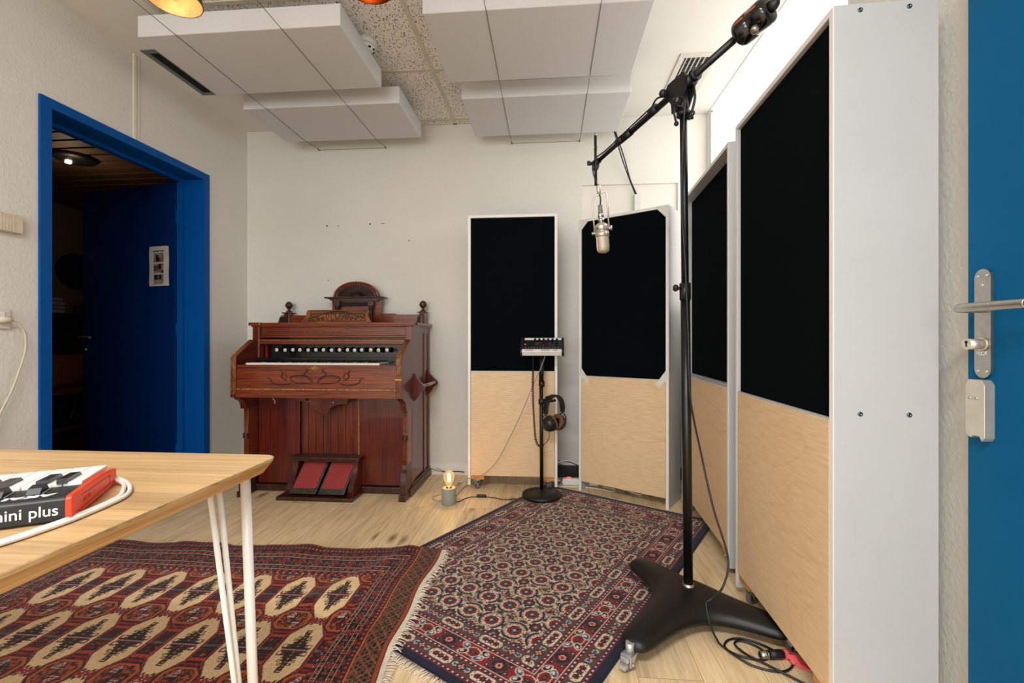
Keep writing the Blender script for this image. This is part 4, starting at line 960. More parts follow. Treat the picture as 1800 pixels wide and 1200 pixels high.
# keys: they point away from the camera
slope = math.atan2(-.011, .095)
KT = Matrix.Translation((0, .066, .0335)) @ Matrix.Rotation(slope * .25, 4, 'X')
m = MB(); m.box((0, .0, -.004), (.0208, .108, .0035), KT, bevel=.0012); wkey = m.build('white_key', 'white_plastic', mk)
m = MB(); m.prism([(-.002, .003), (.0, .0095), (.046, .0085), (.053, .003)], 0, .0115, 'YZ', KT); bkey = m.build('black_key', 'ebony', mk)
for i in range(15):
    o = wkey if i == 0 else wkey.copy()
    if i: COL.objects.link(o); o.parent = mk
    o.location = (-.0285 - i * .0217, 0, 0)
first = True
for i in range(14):
    if i % 7 in (0, 1, 3, 4, 5):
        o = bkey if first else bkey.copy()
        if not first: COL.objects.link(o); o.parent = mk
        first = False
        o.location = (-.0345 - i * .0217 - .0005, 0, 0)
for k in range(2):
    x = -.045 - k * .037
    m = MB(); m.prism([(.030, .0337), (.036, .0405), (.050, .0425), (.058, .0337)], x - .009, x + .005, 'YZ'); m.build('wheel_hump', 'black_plastic', mk)
    m = MB(); m.box((x + .007, .030, .0336), (x + .009, .058, .0345)); m.build('wheel_slot_edge', 'ink_grey', mk)
for k in range(6):
    m = MB(); x = -.128 - (k % 3) * .019; y = .028 + (k // 3) * .014; m.box((x, y, .0335), (x + .016, y + .009, .037), bevel=.001); m.build('button', 'rubber', mk)
m = MB(); m.lathe([(0, .0335), (.008, .0335), (.0075, .047), (.006, .049), (0, .049)], 20, Matrix.Translation((-.150, .022, 0))); m.build('red_knob', 'red_knob', mk)
cbm = thing('usb_cable', 'doubled white cable looping around the red end of the small keyboard', 'cable', (0, 0, TZ))
for pts in ([(-.735, .712, .012), (-.716, .706, .008), (-.697, .700, .0045), (-.664, .672, .004), (-.641, .640, .004), (-.632, .602, .004), (-.629, .578, .004), (-.6265, .548, .004), (-.628, .520, .004), (-.632, .49, .004), (-.642, .462, .004), (-.67, .435, .004), (-.75, .41, .004)],
            [(-.735, .705, .014), (-.714, .700, .0075), (-.694, .691, .0045), (-.668, .664, .004), (-.648, .637, .004), (-.6385, .602, .004), (-.6358, .577, .004), (-.6335, .549, .004), (-.635, .520, .004), (-.639, .488, .004), (-.650, .458, .004), (-.68, .428, .004), (-.75, .40, .004)]):
    m = MB(); m.tube(spline(pts, 8), .0032, 12); m.build('cord', 'cable_white', cbm)

# ------------------------------------------------------------------ round base stand carrying a small mixer
SX, SY = -.045, 2.835
ms = thing('microphone_stand', 'slim black stand with round base on the patterned rug, carrying a small mixer', 'stand', (SX, SY, 0))
m = MB(); m.lathe([(0, .009), (.112, .009), (.121, .013), (.123, .022), (.119, .032), (.075, .043), (.028, .05), (.02, .056), (0, .056)], 48); m.build('round_base', 'black_cast', ms)
m = MB(); m.cyl((0, 0, .05), (-.004, 0, .76), .0118, seg=20); m.build('lower_tube', 'black_metal', ms)
m = MB(); m.cyl((-.004, 0, .70), (.002, 0, .90), .0155, .0150, seg=20); m.lathe([(.0185, .695), (.0185, .72), (.0155, .73), (.0155, .69)], 20, closed=True); m.build('clutch_sleeve', 'black_metal', ms)
m = MB(); m.cyl((.002, 0, .895), (.004, 0, .922), .011, seg=16); m.build('mounting_thread', 'steel', ms)
m = MB(); m.cyl((-.0, 0, .585), (-.0, 0, .615), .021, seg=20); m.tube([(.0, 0, .60), (.03, -.01, .602), (.06, -.02, .606), (.085, -.03, .612)], .008, 10)
m.lathe([(0, -.006), (.02, -.006), (.022, 0), (.02, .006), (0, .006)], 20, Matrix.Translation((.04, -.016, .617)) @ Matrix.Rotation(PI / 2, 4, 'X'))
m.tube([(.02, .0, .60), (.02, -.022, .597)], .007, 10); m.build('headphone_hook', 'black_plastic', ms)
mx = thing('personal_mixer', 'small tilted mixer with white front edge and black knobs on the round base stand', 'mixer', (SX + .004, SY, .922), 0, None, (R(36), 0, 0))
W2 = .128
m = MB(); m.box((-W2 + .004, -.055, .0), (W2 - .004, .072, .034), bevel=.003); m.build('body', 'black_plastic', mx)
m = MB(); m.box((-W2 + .003, -.066, .002), (W2 - .010, -.040, .0372), bevel=.004); m.build('front_strip', 'white_plastic', mx)
m = MB(); m.box((-W2 + .016, .056, .025), (W2 - .010, .074, .0375), bevel=.002); m.build('rear_strip', 'white_plastic', mx)
for s in (-1, 1):
    m = MB(); m.prism([(-.066, .0), (-.066, .026), (-.05, .036), (.07, .042), (.078, .036), (.078, .0)], s * W2 - .006, s * W2 + .006, 'YZ'); m.build('side_cheek', 'black_plastic', mx)
kb = None
for i in range(8):
    x, y = ((-.046 + i * .027, .044) if i < 6 else ((.005, .012) if i == 6 else (.089, .012)))
    if kb is None:
        m = MB(); m.lathe([(0, .034), (.0072, .034), (.006, .051), (.0052, .053), (0, .053)], 16); kb = m.build('knob', 'rubber', mx); o = kb
        m = MB(); m.lathe([(.0072, .0338), (.0092, .0338), (.0092, .0352), (.0072, .0352)], 18, closed=True); kr = m.build('knob_ring', 'dim_red', kb)
    else:
        o = kb.copy(); COL.objects.link(o); o.parent = mx; c = kr.copy(); COL.objects.link(c); c.parent = o
        if i == 6: c.data = kr.data.copy(); c.data.materials.clear(); c.data.materials.append(M['red_knob'])
    o.location = (x, y, 0)
for i in range(12):
    m = MB(); x = -.105 + i * .018; m.box((x, -.027, .034), (x + .007, -.022, .0362)); m.build('button', 'ink_grey', mx)
for i in range(8):
    m = MB(); x = -.108 + (i % 4) * .013; y = .038 - (i // 4) * .024; m.box((x, y, .034), (x + .008, y + .006, .0362)); m.build('small_button', 'rubber', mx)
m = MB(); m.box((-.109, .006, .034), (-.103, .010, .037)); m.build('red_light', 'ember', mx)
m = MB()
for (x, y, w) in ((-.045, .022, .03), (-.01, .022, .02), (.03, .02, .025), (-.045, .004, .022), (-.02, -.008, .03), (.04, .0, .03), (-.1, .052, .04)): m.box((x, y, .034), (x + w, y + .0018, .0345))
m.build('printed_legend', 'ink_grey', mx)
m = MB()
for (x, w) in ((-.105, .05), (-.006, .05), (.065, .03)): m.box((x, -.058, .0372), (x + w, -.051, .0376))
m.build('printed_strip', 'ink_grey', mx)
hp = thing('headphones', 'black headphones with brown velour ear pads hanging from the stand with the small mixer', 'headphones', (SX + .077, SY - .035, .505), R(44))
m = MB(); A = [(-.062 + 0 * k, 0, 0) for k in ()]
arc = [(.072 * math.cos(a), 0, .055 + .082 * math.sin(a)) for a in [PI * (-.02 + 1.04 * k / 22) for k in range(23)]]
rings = []
for i, p in enumerate(arc):
    pr_ = Vector(arc[max(i - 1, 0)]); nx_ = Vector(arc[min(i + 1, 22)]); tn = (nx_ - pr_).normalized(); nr = Vector((tn.z, 0, -tn.x)); w = .019; th = .0065
    rings.append([Vector(p) + nr * th + Vector((0, -w, 0)), Vector(p) + nr * th + Vector((0, w, 0)), Vector(p) - nr * th + Vector((0, w, 0)), Vector(p) - nr * th + Vector((0, -w, 0))])
loftrings(m, rings); hb = m.build('headband', 'black_plastic', hp); b = hb.modifiers.new('b', 'BEVEL'); b.width = .003; b.segments = 3; b.limit_method = 'ANGLE'
for s in (-1, 1):
    m = MB(); m.box((s * .072 - .009, -.014, .03), (s * .072 + .009, .014, .062), bevel=.004); m.build('band_end_block', 'black_plastic', hp)
    m = MB(); e = [(s * .072, 0, .032), (s * .074, -.012, .018), (s * .066, -.036, .0), (s * .054, -.043, -.028)]
    m.tube(spline(e, 6), .0034, 8); m.tube(spline([(x, -y, z) for x, y, z in e], 6), .0034, 8); m.build('yoke', 'black_metal', hp)
    CM = Matrix.Translation((s * .034, 0, -.03)) @ Matrix.Rotation(s * .28, 4, 'Y') @ Matrix.Rotation(s * PI / 2, 4, 'Y')
    m = MB(); m.lathe([(0, .044), (.020, .043), (.036, .036), (.046, .018), (.049, .004), (.049, -.002), (0, -.002)], 36, CM); cup = m.build('ear_cup', 'black_plastic', hp)
    m = MB(); m.lathe([(.022, -.002), (.047, -.002), (.051, -.008), (.049, -.016), (.040, -.020), (.024, -.017)], 36, CM, closed=True); m.build('ear_pad', 'velour', cup)
m = MB(); m.tube(spline([(-.066, .004, .05), (-.050, .02, .045), (-.038, .03, .02), (-.046, .02, -.002)], 6), .0012, 6); m.build('thin_lead', 'rubber', hp)
# coiled cord: from the near cup down, past the pole and up to the mixer (drawn in the headphone frame)
inv = (Matrix.Translation(hp.location) @ Matrix.Rotation(R(44), 4, 'Z')).inverted()
wpt = lambda pts: [inv @ Vector(p) for p in pts]
m = MB()
path = spline(wpt([(-.003, 2.765, .435), (.002, 2.765, .40), (-.012, 2.77, .365), (-.035, 2.772, .345)]), 10)
m.tube(path, .0022, 8)
path = spline([(-.035, 2.772, .345), (-.05, 2.775, .335), (-.066, 2.78, .340), (-.082, 2.785, .375), (-.090, 2.79, .45), (-.096, 2.80, .56), (-.100, 2.805, .66), (-.100, 2.81, .74), (-.098, 2.815, .80)], 60)
hel = []
acc = 0
for i, p in enumerate(path):
    if i: acc += (path[i] - path[i - 1]).length
    tn = (path[min(i + 1, len(path) - 1)] - path[max(i - 1, 0)]).normalized(); uu = Vector((0, 1, 0)); ww = tn.cross(uu).normalized(); a = acc / .0052 * 2 * PI * .5
    rr_ = .0060
    hel.append(inv @ (p + (uu * math.cos(a) + ww * math.sin(a)) * rr_))
m.tube(hel, .0025, 6)
m.tube(spline(wpt([(-.098, 2.815, .80), (-.099, 2.815, .85), (-.10, 2.82, .915)]), 6), .0021, 6); m.build('coiled_cord', 'rubber', hp)
gc = thing('audio_cable', 'thin pale grey cable sagging from the small mixer to the floor by the panel', 'cable', (0, 0, 0))
m = MB(); m.tube(spline([(-.02, 2.82, .915), (-.028, 2.815, .87), (-.055, 2.80, .80), (-.10, 2.82, .70), (-.17, 2.84, .53), (-.25, 2.86, .36), (-.33, 2.89, .21), (-.41, 2.91, .125), (-.48, 2.925, .09), (-.54, 2.925, .075), (-.60, 2.90, .02), (-.66, 2.86, .004), (-.72, 2.80, .003), (-.70, 2.74, .003), (-.64, 2.72, .003), (-.585, 2.78, .003), (-.575, 2.87, .004), (-.56, 3.0, .004), (-.5, 3.12, .004)], 10), .0024, 8); m.build('cord', 'cable_grey', gc)

# ------------------------------------------------------------------ small table lamp with bare bulb on the floor
LX, LY = -.598, 2.69
lp = thing('bulb_lamp', 'grey concrete cylinder lamp with a bare glowing bulb on the floor beside the organ', 'lamp', (LX, LY, 0))
m = MB(); m.lathe([(0, 0), (.040, 0), (.043, .003), (.043, .094), (.040, .098), (.024, .098), (.022, .094), (.022, .06), (0, .06)], 40); m.build('concrete_base', 'concrete', lp)
m = MB(); m.lathe([(0, .06), (.016, .06), (.016, .104), (.012, .106), (0, .106)], 24); m.build('lamp_socket', 'brass', lp)
m = MB(); m.lathe([(.012, .104), (.014, .112), (.022, .128), (.031, .148), (.033, .165), (.030, .182), (.020, .194), (.008, .198), (0, .1985)], 32); m.build('bulb', 'bulb_glass', lp)
m = MB()
for k in range(4):
    a = k * PI / 2 + .5; m.tube([(.010 * math.cos(a), .010 * math.sin(a), .132), (.005 * math.cos(a + .3), .005 * math.sin(a + .3), .178)], .0009, 6)
m.build('filament', 'filament', lp)
m = MB(); m.tube(spline([(.04, .01, .01), (.055, .03, .004), (.075, .075, .004), (.11, .115, .004), (.15, .125, .004)], 8), .0026, 8); m.tube(spline([(.205, .127, .005), (.26, .115, .0035), (.32, .09, .0035), (.38, .105, .0035), (.43, .12, .0035), (.49, .20, .006), (.545, .24, .01), (.60, .36, .004)], 8), .0026, 8); m.build('lamp_cord', 'rubber', lp)
m = MB(); m.box((.148, .117, .0), (.207, .135, .018), Matrix.Identity(4), bevel=.004); m.build('cord_switch', 'black_plastic', lp)
tw = thing('twig', 'thin dry brown twig lying along the baseboard behind the bulb lamp', 'twig', (-.73, YB - .05, 0))
m = MB(); m.tube(spline([(-.12, 0, .05), (-.07, .005, .034), (-.01, .0, .030), (.06, .008, .033), (.12, .004, .030)], 6), [.0022] * 10 + [.0035] * 15, 6); m.tube(spline([(-.02, .0, .031), (-.06, .01, .045), (-.085, .012, .052)], 5), .0015, 6)
m.tube([(.02, .004, .031), (.02, .006, .0)], .002, 6); m.build('branch', 'bark', tw)
# ------------------------------------------------------------------ power strip and cables between the panels
ps = thing('power_strip', 'white power strip with a red lit switch on the floor between the two back panels', 'power strip', (.135, 3.12, 0))
m = MB(); m.box((-.045, -.022, 0), (.20, .022, .043), bevel=.006); m.build('housing', 'white_plastic', ps)
m = MB(); m.box((-.012, -.010, .042), (.012, .010, .049), bevel=.002); m.build('red_switch', 'ember', ps)
m = MB()
for k in range(3): m.lathe([(.0, .0425), (.018, .0425), (.018, .0440), (0, .0440)], 20, Matrix.Translation((.05 + .052 * k, 0, 0)))
m.build('socket_outlet', 'socket_plastic', ps)
m = MB(); m.tube(spline([(-.042, 0, .02), (-.075, .0, .03), (-.105, .01, .06), (-.105, .02, .11), (-.07, .03, .14), (-.0, .04, .15), (.08, .05, .13)], 8), .0042, 8); m.build('power_cord', 'cable_white', ps)
bk = thing('black_power_cable', 'thin black cables draped over the channel above the power strip', 'cable', (0, 0, 0))
m = MB(); m.tube(spline([(-.02, 3.2, .16), (.06, 3.21, .135), (.14, 3.2, .13), (.19, 3.19, .115), (.25, 3.2, .09)], 8), .003, 8); m.tube(spline([(-.02, 3.14, .13), (.03, 3.13, .137), (.08, 3.13, .13), (.1, 3.13, .09), (.09, 3.12, .04), (.06, 3.1, .008), (.0, 3.07, .004), (-.06, 3.06, .004)], 8), .003, 8); m.build('cord', 'rubber', bk)
wc = thing('white_floor_cable', 'white cable coiled on the floor under the taped corner panel', 'cable', (0, 0, 0))
m = MB(); m.tube(spline([(.02, 3.05, .004), (.12, 3.055, .004), (.25, 3.05, .005), (.34, 3.02, .005), (.40, 2.985, .005), (.43, 3.02, .006), (.36, 3.07, .006), (.42, 3.08, .006), (.52, 2.98, .006), (.58, 2.93, .006), (.60, 3.0, .006), (.7, 3.1, .006)], 8), .0035, 8); m.build('cord', 'cable_white', wc)
cd = thing('cable_duct', 'small pale plastic duct on the back wall above the taped corner panel', 'cable duct', (.625, YB + .018, 1.96))
m = MB(); m.box((-.023, -.028, -.6), (.023, .0, .055), bevel=.003); m.build('duct_cover', 'socket_plastic', cd)
cc = thing('ceiling_cables', 'pair of black cables dropping from the ceiling into the pale wall duct', 'cable', (0, 0, 0))
m = MB()
for k in (0, .009): m.tube(spline([(.40 + k, 3.15, 2.56), (.43 + k, 3.17, 2.46), (.458 + k, 3.20, 2.40), (.505 + k * 1.8, 3.22, 2.25), (.565 + k * .6, 3.26, 2.11), (.61 + k, 3.285, 2.01), (.617 + k, 3.292, 1.96)], 8), .0042, 8)
m.build('cord', 'rubber', cc)

# ------------------------------------------------------------------ boom stand
BX, BY = .500, 1.685
bs = thing('boom_stand', 'heavy black boom microphone stand with a fat three legged base and counterweight', 'stand', (BX, BY, 0))
def fat_base():
    tips = [(-.262, -.300, .088), (-.148, .235, .092), (.268, -.182, .070)]
    verts = [(0, 0, .075)]; edges = []; rad = [(.115, .062)]
    for t in tips:
        prev = 0; T = Vector(t)
        for f, rx, rz in ((.32, .092, .052), (.62, .078, .046), (.86, .068, .040), (1.0, .054, .030)):
            verts.append((T.x * f, T.y * f, .078 + (T.z - .082) * f)); rad.append((rx, rz)); edges.append((prev, len(verts) - 1)); prev = len(verts) - 1
    me = bpy.data.meshes.new('cast_base'); me.from_pydata(verts, edges, []); o = bpy.data.objects.new('cast_base', me); COL.objects.link(o)
    sk = o.modifiers.new('skin', 'SKIN'); ss = o.modifiers.new('sub', 'SUBSURF'); ss.levels = 2; ss.render_levels = 2
    for i, r_ in enumerate(rad): me.skin_vertices[0].data[i].radius = (r_[0] * .86, r_[0] * .86)
    me.skin_vertices[0].data[0].use_root = True
    dg = bpy.context.evaluated_depsgraph_get(); em = bpy.data.meshes.new_from_object(o.evaluated_get(dg)); bpy.data.objects.remove(o)
    bm = bmesh.new(); bm.from_mesh(em)
    for v in bm.verts:                                       # flatten into a low casting with a level underside
        r_ = math.hypot(v.co.x, v.co.y); base = .066
        if v.co.z < base: v.co.z = base - .012 + (v.co.z - base) * (.52 - .08 * min(1, r_ / .3))
        else: v.co.z = base - .012 + (v.co.z - base) * .50
    for f in bm.faces: f.smooth = True
    bmesh.ops.recalc_face_normals(bm, faces=bm.faces); bm.to_mesh(em); bm.free()
    em.materials.clear(); em.materials.append(M['black_cast'])
    o = bpy.data.objects.new('cast_base', em); COL.objects.link(o); o.parent = bs
    return tips
tips = fat_base()
for i, (tx, ty, tz) in enumerate(tips):
    d = Vector((tx, ty, 0)).normalized(); x, y = tx - d.x * .0, ty - d.y * .0
    off = (-.006, -.045, -.01)[i]; Rm = Matrix.Translation((x + d.x * off, y + d.y * off, 0)) @ Matrix.Rotation(math.atan2(d.y, d.x) - PI / 2, 4, 'Z'); z0 = .009 if i == 1 else 0.0
    m = MB(); m.cyl(Rm @ Vector((0, 0, .045)), Rm @ Vector((0, 0, .075)), .013, seg=16); m.box((-.016, -.018, .040 + z0), (.016, .020, .045 + z0), Rm)
    for s in (-1, 1): m.prism([(-.012, .045 + z0), (.022, .045 + z0), (.026, .018 + z0), (.018, .012 + z0), (.008, .016 + z0)], s * .016 - .0015, s * .016 + .0015, 'YZ', Rm)
    ck_ = m.build('caster', 'zinc', bs)
    m = MB(); WM = Rm @ Matrix.Translation((0, .012, .021 + z0)) @ Matrix.Rotation(PI / 2, 4, 'Y'); m.lathe([(0, -.012), (.018, -.012), (.021, -.009), (.021, .009), (.018, .012), (0, .012)], 28, WM); m.build('wheel', 'rubber_grey', ck_)
    m = MB(); m.box((-.013, .016, .030), (.013, .034, .044), Rm, bevel=.003); m.box((-.012, .028, .014 + z0), (.012, .046, .026 + z0), Rm, bevel=.003); m.build('brake_pedal', 'zinc', ck_)
    m = MB(); m.cyl(Rm @ Vector((-.022, .012, .021 + z0)), Rm @ Vector((.024, .012, .021 + z0)), .0045, seg=12); m.build('axle', 'chrome', ck_)
TX_, TY_ = -.021, -.010                                         # top of the pole leans a touch
PZ = 1.862
def on(z): f = (z - .1) / (PZ - .1); return Vector((TX_ * f, TY_ * f, z))
m = MB(); m.cyl(on(.07), on(.108), .0195, seg=28); m.build('base_collar', 'steel', bs)
m = MB(); m.cyl(on(.098), on(1.14), .0163, seg=28); m.build('lower_pole', 'black_metal', bs)
m = MB(); m.cyl(on(1.14), on(PZ), .0128, seg=24); m.build('upper_pole', 'black_metal', bs)
m = MB(); m.cyl(on(1.125), on(1.185), .0195, seg=28); c = on(1.165); m.tube([c + Vector((-.015, -.005, 0)), c + Vector((-.032, -.012, .002))], .006, 10); m.lathe([(0, 0), (.011, 0), (.013, .008), (.009, .014), (0, .015)], 18, Matrix.Translation(c + Vector((-.030, -.011, .002))) @ Matrix.Rotation(-PI / 2, 4, 'Y')); m.build('height_clamp', 'black_plastic', bs)
# boom line
A = Vector((.214, 2.124, 1.796)) - Vector((BX, BY, 0)); B = Vector((.600, 1.461, 1.935)) - Vector((BX, BY, 0)); bd = (B - A).normalized()
Lb = (B - A).length
m = MB(); m.tube([A, A + bd * .22], .0092, 20); m.build('boom_tip_tube', 'black_metal', bs)
m = MB(); m.tube([A + bd * .19, B], .0120, 20); m.cyl(A + bd * .25, A + bd * .185, .0145, .0125, seg=20); m.build('boom_arm', 'black_metal', bs)
PVT = A + bd * ((Vector((TX_, TY_, 0)) - A).xy.dot(bd.xy.normalized()) / bd.xy.length)     # where the boom crosses the pole
m = MB()
side = bd.cross(Vector((0, 0, 1))).normalized()               # towards the camera
BMx = Matrix(((bd.x, side.x, bd.cross(side).x, PVT.x), (bd.y, side.y, bd.cross(side).y, PVT.y), (bd.z, side.z, bd.cross(side).z, PVT.z), (0, 0, 0, 1)))
if BMx.col[2].z < 0: BMx.col[2] = -BMx.col[2]
m.tube([PVT - bd * .035, PVT + bd * .055], .0185, 24); m.tube([PVT + bd * .05, PVT + bd * .066], .0225, 24)
hd = m.build('boom_sleeve', 'black_plastic', bs)
m = MB()
for s in (-1, 1):
    pf = [(-.062, .006), (-.05, .022), (.03, .034), (.042, .012), (.036, -.03), (.012, -.075), (-.006, -.098), (-.03, -.098), (-.034, -.06), (-.055, -.03)]
    q = [(x * .92 , z * .95) for x, z in pf]
    m.prism(q, s * .021 - .004, s * .021 + .004, 'XZ', Matrix.Translation(PVT) @ Matrix.Rotation(math.atan2(bd.y, bd.x), 4, 'Z'))
m.build('swivel_cheek', 'black_plastic', bs)
m = MB(); pt = Vector((TX_, TY_, 0)); m.cyl(pt + Vector((0, 0, PZ - .075)), pt + Vector((0, 0, PZ + .02)), .0185, seg=24); m.cyl(pt + Vector((0, 0, PZ - .08)), pt + Vector((0, 0, PZ - .062)), .023, seg=24); m.build('pole_head', 'black_plastic', bs)
m = MB(); a0 = math.atan2(bd.y, bd.x); e1 = Vector((math.cos(a0), math.sin(a0), 0))
m.tube(spline([PVT + e1 * .052 + Vector((0, 0, -.035)), PVT + e1 * .056 + Vector((0, 0, -.07)), PVT + e1 * .045 + Vector((0, 0, -.105)), PVT + e1 * .028 + Vector((0, 0, -.135))], 6), .0045, 10); m.build('quadrant_bar', 'black_metal', bs)
m = MB(); c = pt + Vector((0, 0, PZ - .055)); m.tube([c + Vector((-.012, -.02, 0)), c + Vector((-.034, -.03, .0)), c + Vector((-.040, -.032, .018)), c + Vector((-.040, -.032, -.03)), c + Vector((-.034, -.034, -.06))], .0038, 10); m.sphere(c + Vector((-.033, -.034, -.066)), .0085, 16, 10); m.sphere(c + Vector((-.041, -.032, .02)), .0075, 14, 8); m.build('clamp_lever', 'black_plastic', bs)
m = MB(); c = pt + Vector((0, 0, PZ - .07)); m.torus(c + Vector((.026, -.012, -.005)), (.2, 1, 0), .008, .0035, 18, 8); m.tube([c + Vector((.012, -.005, -.02)), c + Vector((.032, -.014, -.022))], .0055, 10); m.build('cable_ring', 'black_plastic', bs)
m = MB(); kc = PVT - bd * .055 + side * .02; m.cyl(kc, kc + side * .022, .013, seg=18); m.sphere(kc + side * .02, .0145, 18, 10, (1, 1, 1)); m.build('tilt_knob', 'black_plastic', bs)
m = MB(); m.cyl(PVT + side * .0255 + Vector((0, 0, -.055)), PVT + side * .0275 + Vector((0, 0, -.055)), .0075, seg=20); m.build('emblem_disc', 'steel', bs)
# counterweight
C0 = B - bd * .02; C1 = B + bd * .09
m = MB(); n = 14; pts = []; rad = []
for k, (t, r_) in enumerate([(0, .012), (.0, .030), (.006, .038), (.016, .0415), (.052, .0415), (.0525, .0405), (.054, .0405), (.0545, .0415), (.092, .0415), (.103, .039), (.109, .033), (.111, .02)]): pts.append(C0 + bd * t); rad.append(r_)
m.tube(pts, rad, 40); cw = m.build('counterweight', 'black_lacquer', bs)
upv = bd.cross(side).normalized(); upv = upv if upv.z > 0 else -upv
sd_ = (side * .45 + upv * .9).normalized()
sd_ = (sd_ - bd * sd_.dot(bd)).normalized()
if side.y > 0: side = -side
tc = (Vector((-BX, -BY, .98)) - C0); tc = (tc - bd * tc.dot(bd)).normalized(); pe = bd.cross(tc); pe = pe if pe.z > 0 else -pe; lf = (tc * .62 + pe * .78).normalized()
m = MB(); 
for a_, b_ in ((.016, .050), (.057, .092)): m.tube([C0 + bd * a_ + lf * .0418, C0 + bd * b_ + lf * .0418], .0016, 8)
m.build('orange_stripe', plain('orange_stripe_paint', S(226, 96, 34), .5), cw)
m = MB(); kd = (-upv * .85 + side * .5).normalized(); kc = C0 + bd * .07 + kd * .041; m.cyl(kc, kc + kd * .006, .006, seg=14); m.lathe([(0, .0), (.0095, 0), (.011, .004), (.0105, .017), (.008, .019), (0, .019)], 20, Matrix.Translation(kc + kd * .005) @ kd.to_track_quat('Z', 'Y').to_matrix().to_4x4()); m.build('locking_knob', 'steel', cw)
m = MB(); m.tube([C1, C1 + bd * .012, C1 + bd * .022, C1 + bd * .028], [.017, .016, .010, .002], 20); m.build('boom_end_cap', 'black_plastic', bs)
# clamp and hanging rod at the front end of the boom
V0 = A + Vector((0, 0, 0))
m = MB(); m.tube([A - bd * .012, A + bd * .028], .013, 18); m.cyl(V0 + Vector((0, -.012, -.015)), V0 + Vector((0, .014, -.015)), .016, seg=24); m.box(V0 + Vector((-.016, -.012, -.012)), V0 + Vector((.016, .012, .01)), bevel=.004); m.tube([V0 + Vector((-.012, -.006, -.004)), V0 + Vector((-.034, -.012, -.004))], [.006, .0095], 14); m.box(V0 + Vector((-.040, -.016, -.014)), V0 + Vector((-.024, -.008, .008)), bevel=.003); m.build('rod_clamp', 'black_plastic', bs)
m = MB(); m.cyl(V0 + Vector((.0, -.012, -.105)), V0 + Vector((-.002, -.012, .125)), .0064, seg=16); m.build('hanging_rod', 'black_metal', bs)
m = MB(); m.lathe([(0, 0), (.0065, 0), (.0075, .003), (.0065, .006), (.007, .009), (0, .012)], 16, Matrix.Translation(V0 + Vector((-.002, -.012, .122)))); m.box(V0 + Vector((-.010, -.016, .065)), V0 + Vector((.008, -.008, .072))); m.box(V0 + Vector((.002, -.016, .058)), V0 + Vector((.007, -.008, .07))); m.build('rod_tip', 'steel', bs)

# ------------------------------------------------------------------ studio microphone hanging upside down
mc = thing('studio_microphone', 'satin nickel studio microphone hanging upside down in a wire yoke from the boom', 'microphone', (.218, 2.112, 1.796), 0, None, (R(3), R(-4), R(-12))); mc.scale = (1.22, 1.22, 1.22)
m = MB(); m.lathe([(0, -.082), (.0062, -.082), (.0085, -.09), (.0085, -.102), (.007, -.106), (.0075, -.118), (0, -.118)], 22); m.build('swivel_socket', 'nickel', mc)
m = MB(); w = .0275; yk = [(-w, 0, -.262), (-w, 0, -.20), (-w, 0, -.150), (-w + .004, 0, -.132), (-w + .012, 0, -.124), (0, 0, -.118), (w - .012, 0, -.113), (w - .004, 0, -.112), (w, 0, -.122), (w, 0, -.15), (w, 0, -.25)]
m.tube(yk, .0029, 12); m.build('yoke', 'nickel', mc)
for s, z in ((-1, -.262), (1, -.250)):
    m = MB(); m.cyl((s * .024, 0, z), (s * .034, 0, z), .006, seg=16); m.sphere((s * .035, 0, z), .0065 if s < 0 else .0075, 16, 10, (.7, 1, 1 if s < 0 else 1.4)); m.build('yoke_screw', 'chrome', mc)
m = MB(); m.lathe([(0, -.16), (.008, -.16), (.0085, -.163), (.0075, -.166), (.0095, -.19), (.0095, -.194), (0, -.194)], 22); m.build('cable_boot', 'ink_grey', mc)
m = MB(); m.lathe([(0, -.192), (.0105, -.192), (.0115, -.195), (.0115, -.205), (.0105, -.206), (.0105, -.21), (.0122, -.211), (.0122, -.222), (.0085, -.224), (.0085, -.232), (0, -.232)], 26); m.build('cable_connector', 'chrome', mc)
m = MB(); m.lathe([(0, -.228), (.014, -.228), (.0215, -.233), (.0245, -.238), (.0248, -.258), (.0225, -.2585), (.0225, -.2605), (.0262, -.261), (.0265, -.279), (.0240, -.280), (0, -.280)], 40); m.build('body', 'nickel', mc)
m = MB(); m.cyl((-.014, -.0212, -.249), (-.0155, -.0238, -.249), .0026, seg=12); m.build('body_slot', 'vent_dark', mc)
m = MB(); m.lathe([(.0238, -.279), (.0240, -.318), (.0228, -.330), (.0185, -.337), (0, -.339)], 40); m.build('mesh_grille', 'grille_mesh', mc)
m = MB()
for a in (.55, .55 + PI): m.tube(spline([(.0241 * math.cos(a), .0241 * math.sin(a), -.279), (.0243 * math.cos(a), .0243 * math.sin(a), -.318), (.0226 * math.cos(a), .0226 * math.sin(a), -.332), (.010 * math.cos(a), .010 * math.sin(a), -.339), (0, 0, -.3395)], 5), .0014, 8)
m.build('grille_band', 'nickel', mc)
m = MB(); m.tube(spline([(.001, 0, -.118), (.004, -.002, -.14), (0, 0, -.162)], 6), .0028, 8); m.build('short_lead', 'cable_black', mc)
